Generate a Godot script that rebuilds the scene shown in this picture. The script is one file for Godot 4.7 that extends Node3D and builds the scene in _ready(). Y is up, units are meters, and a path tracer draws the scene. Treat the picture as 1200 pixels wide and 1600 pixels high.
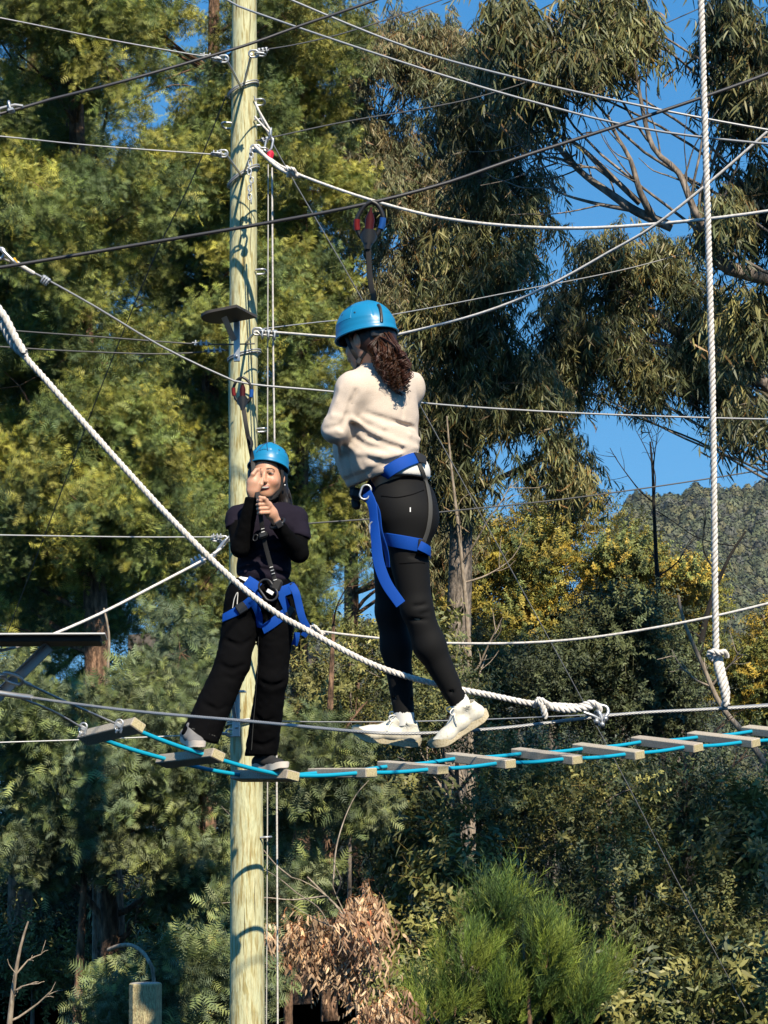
extends Node3D
# A high ropes course in front of wattles and gum trees: two climbers, a treated pine pole, cables, ropes and a ladder bridge.

const FOCAL := 3422.0
const EYE := Vector3(0, 1.6, 0)
var cam_basis: Basis
var rng := RandomNumberGenerator.new()
var taken := {}
var M := {}

# ---------------------------------------------------------------- mesh building
class MB:
	var v := PackedVector3Array()
	var n := PackedVector3Array()
	var c := PackedColorArray()
	var u := PackedVector2Array()
	var ix := PackedInt32Array()
	var col := Color.WHITE
	func add(p: Vector3, nn: Vector3, uv := Vector2.ZERO) -> int:
		v.append(p)
		n.append(nn)
		c.append(col)
		u.append(uv)
		return v.size() - 1
	func tri(a: int, b: int, d: int) -> void:      # counter-clockwise seen from outside
		ix.append(a)
		ix.append(d)
		ix.append(b)
	func quad(a: int, b: int, d: int, e: int) -> void:
		tri(a, b, d)
		tri(a, d, e)
	func face(pts: Array) -> void:                 # flat face, counter-clockwise
		var nn: Vector3 = ((pts[1] - pts[0]) as Vector3).cross(pts[2] - pts[0]).normalized()
		var f := v.size()
		for p in pts:
			add(p, nn, Vector2(p.x, p.y))
		for i in range(1, pts.size() - 1):
			tri(f, f + i, f + i + 1)
	func mesh(off := Vector3.ZERO) -> ArrayMesh:
		var vv := v.duplicate()
		if off != Vector3.ZERO:
			for i in vv.size():
				vv[i] = vv[i] - off
		var a := []
		a.resize(Mesh.ARRAY_MAX)
		a[Mesh.ARRAY_VERTEX] = vv
		a[Mesh.ARRAY_NORMAL] = n
		a[Mesh.ARRAY_COLOR] = c
		a[Mesh.ARRAY_TEX_UV] = u
		a[Mesh.ARRAY_INDEX] = ix
		var m := ArrayMesh.new()
		m.add_surface_from_arrays(Mesh.PRIMITIVE_TRIANGLES, a)
		return m
	func box(at: Vector3, b: Basis, size: Vector3, bevel := 0.0) -> void:
		var h := size * 0.5
		var e := minf(bevel, minf(h.x, minf(h.y, h.z)) * 0.9)
		var ax := [b.x.normalized(), b.y.normalized(), b.z.normalized()]
		var hh := [h.x, h.y, h.z]
		for k in 3:
			var k1 := (k + 1) % 3
			var k2 := (k + 2) % 3
			for s in [-1.0, 1.0]:
				var o: Vector3 = at + ax[k] * hh[k] * s
				var q1: Vector3 = ax[k1] * (hh[k1] - e) * s
				var q2: Vector3 = ax[k2] * (hh[k2] - e)
				face([o - q1 - q2, o + q1 - q2, o + q1 + q2, o - q1 + q2])
		if e <= 0.0:
			return
		for k in 3:
			var k1 := (k + 1) % 3
			var k2 := (k + 2) % 3
			for s1 in [-1.0, 1.0]:
				for s2 in [-1.0, 1.0]:
					var w: Vector3 = ax[k] * (hh[k] - e)
					var pa: Vector3 = at + ax[k1] * hh[k1] * s1 + ax[k2] * (hh[k2] - e) * s2
					var pb: Vector3 = at + ax[k1] * (hh[k1] - e) * s1 + ax[k2] * hh[k2] * s2
					if s1 * s2 > 0:
						face([pa - w, pb - w, pb + w, pa + w])
					else:
						face([pa + w, pb + w, pb - w, pa - w])
		for sx in [-1.0, 1.0]:
			for sy in [-1.0, 1.0]:
				for sz in [-1.0, 1.0]:
					var px: Vector3 = at + ax[0] * h.x * sx + ax[1] * (h.y - e) * sy + ax[2] * (h.z - e) * sz
					var py: Vector3 = at + ax[0] * (h.x - e) * sx + ax[1] * h.y * sy + ax[2] * (h.z - e) * sz
					var pz: Vector3 = at + ax[0] * (h.x - e) * sx + ax[1] * (h.y - e) * sy + ax[2] * h.z * sz
					if sx * sy * sz > 0:
						face([px, py, pz])
					else:
						face([px, pz, py])
	func tube(pts: PackedVector3Array, rad, sides := 8, caps := true, vscale := 1.0) -> void:
		var m := pts.size()
		var first := v.size()
		var nn := Vector3.ZERO
		var along := 0.0
		var tn := Vector3.ZERO
		for i in m:
			var t: Vector3 = (pts[mini(i + 1, m - 1)] - pts[maxi(i - 1, 0)]).normalized()
			if i == 0:
				nn = t.cross(Vector3.UP if absf(t.y) < 0.9 else Vector3.RIGHT).normalized()
			else:
				nn = (nn - t * nn.dot(t)).normalized()
				along += pts[i].distance_to(pts[i - 1])
			var bb := t.cross(nn)
			var r: float = rad if rad is float else rad[mini(i, rad.size() - 1)]
			for j in sides + 1:
				var a := TAU * j / sides
				var d := nn * cos(a) + bb * sin(a)
				add(pts[i] + d * r, d, Vector2(float(j) / sides, along * vscale))
			tn = t
		for i in m - 1:
			for j in sides:
				var a := first + i * (sides + 1) + j
				quad(a, a + 1, a + sides + 2, a + sides + 1)
		if caps:
			for e in 2:
				var i := 0 if e == 0 else m - 1
				var t: Vector3 = (pts[1] - pts[0]).normalized() * -1.0 if e == 0 else tn
				var f := v.size()
				for j in sides:
					add(v[first + i * (sides + 1) + j], t, Vector2(0.5, 0.5))
				for j in range(1, sides - 1):
					if e == 0:
						tri(f, f + j + 1, f + j)
					else:
						tri(f, f + j, f + j + 1)
	func rope(pts: PackedVector3Array, rad: float, pitch: float, strands := 3, sides := 6) -> void:
		var m := pts.size()
		var rs := rad * (0.50 if strands == 3 else 0.36)
		var off := rad - rs
		var nn := Vector3.ZERO
		var nor := PackedVector3Array()
		var bin := PackedVector3Array()
		var len := PackedFloat32Array()
		var along := 0.0
		for i in m:
			var t: Vector3 = (pts[mini(i + 1, m - 1)] - pts[maxi(i - 1, 0)]).normalized()
			if i == 0:
				nn = t.cross(Vector3.UP if absf(t.y) < 0.9 else Vector3.RIGHT).normalized()
			else:
				nn = (nn - t * nn.dot(t)).normalized()
				along += pts[i].distance_to(pts[i - 1])
			nor.append(nn)
			bin.append(t.cross(nn))
			len.append(along)
		for s in strands:
			var path := PackedVector3Array()
			for i in m:
				var a := TAU * (len[i] / pitch + float(s) / strands)
				path.append(pts[i] + (nor[i] * cos(a) + bin[i] * sin(a)) * off)
			tube(path, rs, sides, true)
	func ribbon(pts: Array, nors: Array, width: float, thick := 0.0025) -> void:
		# a strap: flat band along pts, lying on surfaces whose outward normals are nors
		var m := pts.size()
		var ring := []
		for i in m:
			var t: Vector3 = ((pts[mini(i + 1, m - 1)] - pts[maxi(i - 1, 0)]) as Vector3).normalized()
			var nn: Vector3 = nors[i]
			nn = (nn - t * nn.dot(t)).normalized()
			var s: Vector3 = nn.cross(t).normalized()
			var w := width * 0.5
			var p: Vector3 = pts[i]
			var q := [p - s * w, p - s * w * 0.92 + nn * thick, p + s * w * 0.92 + nn * thick, p + s * w]
			var qn := [(-s + nn * 0.4).normalized(), (nn - s * 0.15).normalized(), (nn + s * 0.15).normalized(), (s + nn * 0.4).normalized()]
			var row := []
			for k in 4:
				col = Color(4.0, 2.2, 1.4) if k == 0 or k == 3 else Color.WHITE      # paler selvedge
				row.append(add(q[k], qn[k], Vector2(k / 3.0, float(i))))
			col = Color.WHITE
			for k in [3, 0]:
				row.append(add(p + s * (w if k == 3 else -w), -nn, Vector2(k / 3.0, float(i))))
			ring.append(row)
		for i in m - 1:
			for k in 3:
				quad(ring[i][k], ring[i + 1][k], ring[i + 1][k + 1], ring[i][k + 1])
			quad(ring[i][4], ring[i + 1][4], ring[i + 1][5], ring[i][5])
	func lathe(at: Vector3, b: Basis, prof: Array, sides := 24) -> void:
		# prof: [radius, height] along b.y, outside first upward
		var first := v.size()
		var m := prof.size()
		for i in m:
			var pa: Vector2 = prof[maxi(i - 1, 0)]
			var pb: Vector2 = prof[mini(i + 1, m - 1)]
			var d := (pb - pa).normalized()
			for j in sides + 1:
				var a := TAU * j / sides
				var r := b.x * cos(a) - b.z * sin(a)
				add(at + r * prof[i].x + b.y * prof[i].y, (r * d.y - b.y * d.x).normalized(), Vector2(float(j) / sides, prof[i].y))
		for i in m - 1:
			for j in sides:
				var a := first + i * (sides + 1) + j
				quad(a, a + 1, a + sides + 2, a + sides + 1)
	func link(at: Vector3, along: Vector3, wide: Vector3, length: float, width: float, r: float) -> void:
		# a closed oval ring of round bar
		var p := PackedVector3Array()
		for i in 19:
			var a := TAU * i / 18.0
			var cx := cos(a)
			p.append(at + along * (signf(cx) * maxf(0.0, length * 0.5 - width * 0.5) + cx * width * 0.5) + wide * sin(a) * width * 0.5)
		tube(p, r, 7, false)

# ---------------------------------------------------------------- a distance field and its surface
class Field:
	var o: Vector3
	var h: float
	var nx: int
	var ny: int
	var nz: int
	var v := PackedFloat32Array()
	func _init(lo: Vector3, hi: Vector3, cell: float) -> void:
		o = lo
		h = cell
		nx = int((hi.x - lo.x) / cell) + 2
		ny = int((hi.y - lo.y) / cell) + 2
		nz = int((hi.z - lo.z) / cell) + 2
		v.resize(nx * ny * nz)
		v.fill(1.0)
	func span(lo: Vector3, hi: Vector3) -> Array:
		var a := ((lo - o) / h).floor()
		var b := ((hi - o) / h).ceil()
		return [clampi(int(a.x), 0, nx - 1), clampi(int(a.y), 0, ny - 1), clampi(int(a.z), 0, nz - 1), clampi(int(b.x), 0, nx - 1), clampi(int(b.y), 0, ny - 1), clampi(int(b.z), 0, nz - 1)]
	# tapered capsule; flat > 0 squeezes it along the unit vector fn to that share
	func cone(a: Vector3, b: Vector3, ra: float, rb: float, k := 0.02, fn := Vector3.ZERO, flat := 1.0, sub := false) -> void:
		var rm := maxf(ra, rb) + k + 3.0 * h
		var s := span(a.min(b) - Vector3.ONE * rm, a.max(b) + Vector3.ONE * rm)
		var ab := b - a
		var l2 := maxf(ab.length_squared(), 1e-9)
		var squeeze := flat < 0.999
		var g := 1.0 / flat - 1.0
		for z in range(s[2], s[5] + 1):
			for y in range(s[1], s[4] + 1):
				var i: int = (z * ny + y) * nx + s[0]
				var p := o + Vector3(s[0], y, z) * h
				for x in range(s[0], s[3] + 1):
					var ap := p - a
					var t := clampf(ap.dot(ab) / l2, 0.0, 1.0)
					var q := ap - ab * t
					if squeeze:
						q += fn * (q.dot(fn) * g)
					var d := q.length() - (ra + (rb - ra) * t)
					var w := v[i]
					if sub:
						var e := maxf(k - absf(w + d), 0.0)
						v[i] = maxf(w, -d) + e * e * 0.25 / k
					else:
						var e := maxf(k - absf(w - d), 0.0)
						v[i] = minf(w, d) - e * e * 0.25 / k
					i += 1
					p.x += h
	func ell(c: Vector3, ax: Vector3, ay: Vector3, az: Vector3, r: Vector3, k := 0.02, sub := false) -> void:
		var rm := maxf(r.x, maxf(r.y, r.z)) + k + 2.0 * h
		var s := span(c - Vector3.ONE * rm, c + Vector3.ONE * rm)
		var mn := minf(r.x, minf(r.y, r.z))
		for z in range(s[2], s[5] + 1):
			for y in range(s[1], s[4] + 1):
				var i: int = (z * ny + y) * nx + s[0]
				var p := o + Vector3(s[0], y, z) * h - c
				for x in range(s[0], s[3] + 1):
					var q := Vector3(p.dot(ax) / r.x, p.dot(ay) / r.y, p.dot(az) / r.z)
					var q2 := Vector3(q.x / r.x, q.y / r.y, q.z / r.z)
					var k0 := q.length()
					var d := k0 * (k0 - 1.0) / maxf(q2.length(), 1e-6) if k0 > 0.01 else -mn
					var w := v[i]
					if sub:
						var e := maxf(k - absf(w + d), 0.0)
						v[i] = maxf(w, -d) + e * e * 0.25 / k
					else:
						var e := maxf(k - absf(w - d), 0.0)
						v[i] = minf(w, d) - e * e * 0.25 / k
					i += 1
					p.x += h
	func clip(at: Vector3, nn: Vector3) -> void:
		for z in nz:
			for y in ny:
				var i := z * ny * nx + y * nx
				var d := (o + Vector3(0, y, z) * h - at).dot(nn)
				for x in nx:
					if d > v[i]:
						v[i] = d
					d += nn.x * h
					i += 1
	func wrinkle(f: Callable, near := 0.03) -> void:
		for z in nz:
			for y in ny:
				var i := z * ny * nx + y * nx
				for x in nx:
					if absf(v[i]) < near:
						v[i] += f.call(o + Vector3(x, y, z) * h)
					i += 1
	func at(p: Vector3) -> float:
		var q := (p - o) / h
		var x := int(floor(q.x))
		var y := int(floor(q.y))
		var z := int(floor(q.z))
		if x < 0 or y < 0 or z < 0 or x >= nx - 1 or y >= ny - 1 or z >= nz - 1:
			return 1.0
		var f := q - Vector3(x, y, z)
		var i := (z * ny + y) * nx + x
		var j := i + nx * ny
		var c0 := lerpf(lerpf(v[i], v[i + 1], f.x), lerpf(v[i + nx], v[i + nx + 1], f.x), f.y)
		var c1 := lerpf(lerpf(v[j], v[j + 1], f.x), lerpf(v[j + nx], v[j + nx + 1], f.x), f.y)
		return lerpf(c0, c1, f.z)
	func grad(p: Vector3) -> Vector3:
		var e := h
		return Vector3(at(p + Vector3(e, 0, 0)) - at(p - Vector3(e, 0, 0)), at(p + Vector3(0, e, 0)) - at(p - Vector3(0, e, 0)), at(p + Vector3(0, 0, e)) - at(p - Vector3(0, 0, e))).normalized()
	func build(mb: MB, tint = null) -> void:
		var id := PackedInt32Array()
		id.resize(v.size())
		id.fill(-1)
		var sy := nx
		var sz := nx * ny
		var corner := [0, 1, sy, sy + 1, sz, sz + 1, sz + sy, sz + sy + 1]
		var off := [Vector3(0, 0, 0), Vector3(1, 0, 0), Vector3(0, 1, 0), Vector3(1, 1, 0), Vector3(0, 0, 1), Vector3(1, 0, 1), Vector3(0, 1, 1), Vector3(1, 1, 1)]
		var edges := [[0, 1], [2, 3], [4, 5], [6, 7], [0, 2], [1, 3], [4, 6], [5, 7], [0, 4], [1, 5], [2, 6], [3, 7]]
		var first := mb.v.size()
		var far := 4.0 * h
		for z in nz - 1:
			for y in ny - 1:
				var i := z * sz + y * sy
				for x in nx - 1:
					if v[i] < far and v[i] > -far:
						var m := 0
						for k in 8:
							if v[i + corner[k]] < 0.0:
								m |= 1 << k
						if m != 0 and m != 255:
							var sum := Vector3.ZERO
							var cnt := 0
							for e in edges:
								var e0: int = e[0]
								var e1: int = e[1]
								if ((m >> e0) & 1) != ((m >> e1) & 1):
									var va := v[i + corner[e0]]
									var vb := v[i + corner[e1]]
									sum += (off[e0] as Vector3).lerp(off[e1], va / (va - vb))
									cnt += 1
							var p := o + (Vector3(x, y, z) + sum / cnt) * h
							if tint != null:
								mb.col = tint.call(p)
							id[i] = mb.add(p, Vector3.ZERO, Vector2(p.x, p.y))
					i += 1
		for z in range(1, nz - 1):
			for y in range(1, ny - 1):
				var i := z * sz + y * sy + 1
				for x in range(1, nx - 1):
					var w := v[i]
					if w < far and w > -far:
						var ins := w < 0.0
						if ins != (v[i + 1] < 0.0):
							net(mb, id[i - sy - sz], id[i - sz], id[i], id[i - sy], ins)
						if ins != (v[i + sy] < 0.0):
							net(mb, id[i - 1 - sz], id[i - 1], id[i], id[i - sz], ins)
						if ins != (v[i + sz] < 0.0):
							net(mb, id[i - 1 - sy], id[i - sy], id[i], id[i - 1], ins)
					i += 1
		for i in range(first, mb.v.size()):
			var g := grad(mb.v[i])
			if g.length_squared() > 0.2:
				mb.n[i] = g
			else:
				mb.n[i] = mb.n[i].normalized()
	func net(mb: MB, a: int, b: int, c: int, d: int, ins: bool) -> void:
		if a < 0 or b < 0 or c < 0 or d < 0:
			return
		if ins:
			mb.quad(a, b, c, d)
		else:
			mb.quad(d, c, b, a)

# ---------------------------------------------------------------- places, names, materials
func P(px: float, py: float, d: float) -> Vector3:      # the point seen at that place of the photograph, d metres away along the view
	return EYE + cam_basis * Vector3((px - 600.0) / FOCAL * d, (800.0 - py) / FOCAL * d, -d)

func ground_at(px: float, d: float) -> Vector3:
	var p := P(px, 1262, d)
	return Vector3(p.x, land(p.x, p.z), p.z)

func land(x: float, z: float) -> float:
	return -0.02 * maxf(0.0, -z - 14.0) + 0.12 * sin(x * 0.7 + z * 0.3) - 0.1

func curve(pts: Array, step: float) -> PackedVector3Array:   # smooth line through [px, py, depth] points
	var w := []
	for p in pts:
		w.append(p if p is Vector3 else P(p[0], p[1], p[2]))
	return smooth(w, step)

func smooth(w: Array, step: float) -> PackedVector3Array:
	var out := PackedVector3Array()
	var m := w.size()
	for i in m - 1:
		var a: Vector3 = w[maxi(i - 1, 0)]
		var b: Vector3 = w[i]
		var c: Vector3 = w[i + 1]
		var d: Vector3 = w[mini(i + 2, m - 1)]
		if i == 0:
			a = b * 2.0 - c
		if i == m - 2:
			d = c * 2.0 - b
		var k := maxi(1, int(ceil(b.distance_to(c) / step)))
		for j in k:
			var t := float(j) / k
			out.append(0.5 * (2.0 * b + (c - a) * t + (2.0 * a - 5.0 * b + 4.0 * c - d) * t * t + (3.0 * b - a - 3.0 * c + d) * t * t * t))
	out.append(w[m - 1])
	return out

func numbered(called: String) -> String:
	if not taken.has(called):
		taken[called] = 0
		return called
	taken[called] += 1
	return "%s_%03d" % [called, taken[called]]

func thing(called: String, label: String, category: String, at := Vector3.ZERO, group := "") -> Node3D:
	var o := Node3D.new()
	o.name = numbered(called)
	add_child(o)
	o.position = at
	tag(o, label, category, group)
	return o

func tag(o: Node3D, label: String, category: String, group := "") -> void:
	o.set_meta("label", label)
	o.set_meta("category", category)
	if group:
		o.set_meta("group", group)

func root_of(n: Node3D) -> Vector3:
	var p := Vector3.ZERO
	var k: Node = n
	while k != self:
		p += (k as Node3D).position
		k = k.get_parent()
	return p

func part(called: String, mb: MB, mat: Material, parent: Node3D, label := "") -> MeshInstance3D:
	var o := MeshInstance3D.new()
	o.name = called
	o.mesh = mb.mesh(root_of(parent))
	o.material_override = mat
	parent.add_child(o, true)
	if label:
		o.set_meta("label", label)
	return o

func solo(called: String, mb: MB, mat: Material, at: Vector3, label: String, category: String, group := "") -> MeshInstance3D:
	var o := MeshInstance3D.new()
	o.name = numbered(called)
	o.mesh = mb.mesh(at)
	o.material_override = mat
	add_child(o)
	o.position = at
	tag(o, label, category, group)
	return o

func lin(r: float, g: float, b: float) -> Color:       # a real-world base colour, for albedo
	return Color(r, g, b).linear_to_srgb()

func mat(name_: String, c: Color, rough := 0.7, metal := 0.0) -> StandardMaterial3D:
	var m := StandardMaterial3D.new()
	m.resource_name = name_
	m.albedo_color = c
	m.roughness = rough
	m.metallic = metal
	M[name_] = m
	return m

func noise_tex(freq: float, octaves: int, seed_: int, ramp: Array, size := 512, normal := false, bump := 4.0) -> NoiseTexture2D:
	var f := FastNoiseLite.new()
	f.noise_type = FastNoiseLite.TYPE_SIMPLEX_SMOOTH
	f.frequency = freq
	f.fractal_octaves = octaves
	f.seed = seed_
	var t := NoiseTexture2D.new()
	t.width = size
	t.height = size
	t.seamless = true
	t.noise = f
	if normal:
		t.as_normal_map = true
		t.bump_strength = bump
	elif ramp.size():
		var g := Gradient.new()
		var offs := PackedFloat32Array()
		var cols := PackedColorArray()
		for r in ramp:
			offs.append(r[0])
			cols.append(r[1])
		g.offsets = offs
		g.colors = cols
		t.color_ramp = g
	return t

func triplanar(m: StandardMaterial3D, scale_: Vector3) -> StandardMaterial3D:
	m.uv1_triplanar = true
	m.uv1_scale = scale_
	return m

func leaf_mat(name_: String, rough: float, glow: float) -> StandardMaterial3D:
	var m := mat(name_, Color.WHITE, rough)
	m.vertex_color_use_as_albedo = true
	m.backlight_enabled = true
	m.backlight = Color(glow, glow, glow * 0.6)
	m.cull_mode = BaseMaterial3D.CULL_DISABLED
	return m

func materials() -> void:
	var m: StandardMaterial3D
	# treated pine: pale yellow green with long brown streaks
	m = triplanar(mat("treated_pine", Color.WHITE, 0.75), Vector3(5.0, 0.42, 5.0))
	m.albedo_texture = noise_tex(0.012, 5, 11, [[0.0, lin(0.38, 0.31, 0.16)], [0.26, lin(0.45, 0.41, 0.22)], [0.40, lin(0.49, 0.48, 0.28)], [0.6, lin(0.52, 0.52, 0.32)], [1.0, lin(0.48, 0.51, 0.32)]], 1024)
	m.normal_enabled = true
	m.normal_texture = noise_tex(0.03, 4, 12, [], 512, true, 6.0)
	m.normal_scale = 0.5
	m.detail_enabled = true
	m.detail_albedo = noise_tex(0.02, 4, 31, [[0.0, Color(0.7, 0.6, 0.45)], [0.30, Color(0.85, 0.79, 0.65)], [0.40, Color(1, 1, 1)], [1.0, Color(1, 1, 1)]], 512)
	m.detail_blend_mode = BaseMaterial3D.BLEND_MODE_MUL
	# weathered timber of the rungs and the low post
	m = triplanar(mat("grey_timber", Color.WHITE, 0.85), Vector3(9.0, 9.0, 9.0))
	m.albedo_texture = noise_tex(0.03, 5, 21, [[0.0, lin(0.20, 0.16, 0.12)], [0.35, lin(0.36, 0.31, 0.25)], [0.6, lin(0.50, 0.45, 0.38)], [1.0, lin(0.60, 0.55, 0.47)]], 512)
	m.vertex_color_use_as_albedo = true
	m.normal_enabled = true
	m.normal_texture = noise_tex(0.05, 3, 22, [], 512, true, 5.0)
	m = triplanar(mat("post_timber", Color.WHITE, 0.85), Vector3(8.0, 1.2, 8.0))
	m.albedo_texture = noise_tex(0.03, 5, 23, [[0.0, lin(0.16, 0.11, 0.05)], [0.4, lin(0.34, 0.27, 0.14)], [0.65, lin(0.46, 0.40, 0.22)], [1.0, lin(0.36, 0.36, 0.18)]], 512)
	m.normal_enabled = true
	m.normal_texture = noise_tex(0.05, 3, 22, [], 512, true, 6.0)
	mat("galvanised", lin(0.50, 0.51, 0.52), 0.42, 0.75)
	mat("dark_steel", lin(0.045, 0.045, 0.05), 0.5, 0.3)
	mat("wire", lin(0.42, 0.42, 0.42), 0.5, 0.6)
	mat("dull_wire", lin(0.10, 0.10, 0.10), 0.6, 0.3)
	mat("plywood", lin(0.05, 0.045, 0.04), 0.7)
	mat("plate_edge", lin(0.62, 0.62, 0.60), 0.5, 0.4)
	m = triplanar(mat("white_rope", lin(0.74, 0.71, 0.68), 0.9), Vector3(5, 5, 5))
	m.albedo_texture = noise_tex(0.02, 4, 35, [[0.0, Color(0.72, 0.70, 0.66)], [0.45, Color(0.93, 0.92, 0.9)], [0.7, Color(1, 1, 1)], [1.0, Color(1, 1, 1)]], 512)
	mat("grey_rope", lin(0.52, 0.50, 0.47), 0.9)
	mat("teal_hose", lin(0.005, 0.30, 0.46), 0.38)
	mat("red_metal", lin(0.20, 0.012, 0.010), 0.4, 0.4)
	mat("blue_metal", lin(0.02, 0.10, 0.35), 0.35, 0.4)
	mat("yellow_mark", lin(0.75, 0.42, 0.02), 0.5)
	mat("red_plastic", lin(0.60, 0.02, 0.05), 0.4)
	mat("black_webbing", lin(0.012, 0.012, 0.013), 0.7)
	mat("black_plastic", lin(0.015, 0.015, 0.016), 0.4)
	mat("grey_webbing", lin(0.055, 0.055, 0.052), 0.85)
	m = triplanar(mat("blue_webbing", lin(0.004, 0.058, 0.33), 0.7), Vector3(60, 60, 60))
	m.vertex_color_use_as_albedo = true
	m.normal_enabled = true
	m.normal_texture = noise_tex(0.09, 2, 41, [], 256, true, 5.0)
	m.normal_scale = 0.35
	m.metallic_specular = 0.3
	leaf_mat("leaf", 0.65, 0.22)
	leaf_mat("gloss_leaf", 0.55, 0.18)
	leaf_mat("dry_leaf", 0.8, 0.3)
	m = triplanar(mat("rough_bark", Color.WHITE, 0.9), Vector3(2.2, 0.5, 2.2))
	m.albedo_texture = noise_tex(0.02, 5, 51, [[0.0, lin(0.03, 0.018, 0.012)], [0.45, lin(0.13, 0.075, 0.045)], [0.65, lin(0.26, 0.15, 0.09)], [1.0, lin(0.42, 0.27, 0.17)]], 512)
	m.normal_enabled = true
	m.normal_texture = noise_tex(0.03, 4, 52, [], 512, true, 10.0)
	m = triplanar(mat("gum_bark", Color.WHITE, 0.85), Vector3(1.6, 0.35, 1.6))
	m.albedo_texture = noise_tex(0.02, 5, 53, [[0.0, lin(0.05, 0.04, 0.035)], [0.4, lin(0.13, 0.11, 0.09)], [0.6, lin(0.26, 0.21, 0.17)], [1.0, lin(0.40, 0.34, 0.28)]], 512)
	m.normal_enabled = true
	m.normal_texture = noise_tex(0.03, 4, 52, [], 512, true, 8.0)
	m = triplanar(mat("dead_wood", Color.WHITE, 0.9), Vector3(4, 1.0, 4))
	m.albedo_texture = noise_tex(0.02, 4, 54, [[0.0, lin(0.10, 0.075, 0.055)], [0.5, lin(0.30, 0.24, 0.18)], [1.0, lin(0.52, 0.45, 0.36)]], 512)
	mat("burnt_wood", lin(0.02, 0.017, 0.015), 0.9)
	m = triplanar(mat("soil", Color.WHITE, 0.95), Vector3(0.4, 0.4, 0.4))
	m.albedo_texture = noise_tex(0.03, 5, 61, [[0.0, lin(0.03, 0.022, 0.014)], [0.5, lin(0.07, 0.05, 0.03)], [0.7, lin(0.12, 0.09, 0.05)], [1.0, lin(0.07, 0.08, 0.03)]], 512)

# ---------------------------------------------------------------- the ropes course
var pole_x := 0.0
var pole_z := 0.0

func pole_at(py: float) -> Vector3:                    # on the pole's axis, at that height in the photograph
	var p := P(384, py, 11.4)
	return Vector3(pole_x, p.y, pole_z)

func pole_radius(y: float) -> float:
	return lerpf(0.092, 0.068, clampf(y / 6.0, 0.0, 1.3))

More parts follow.
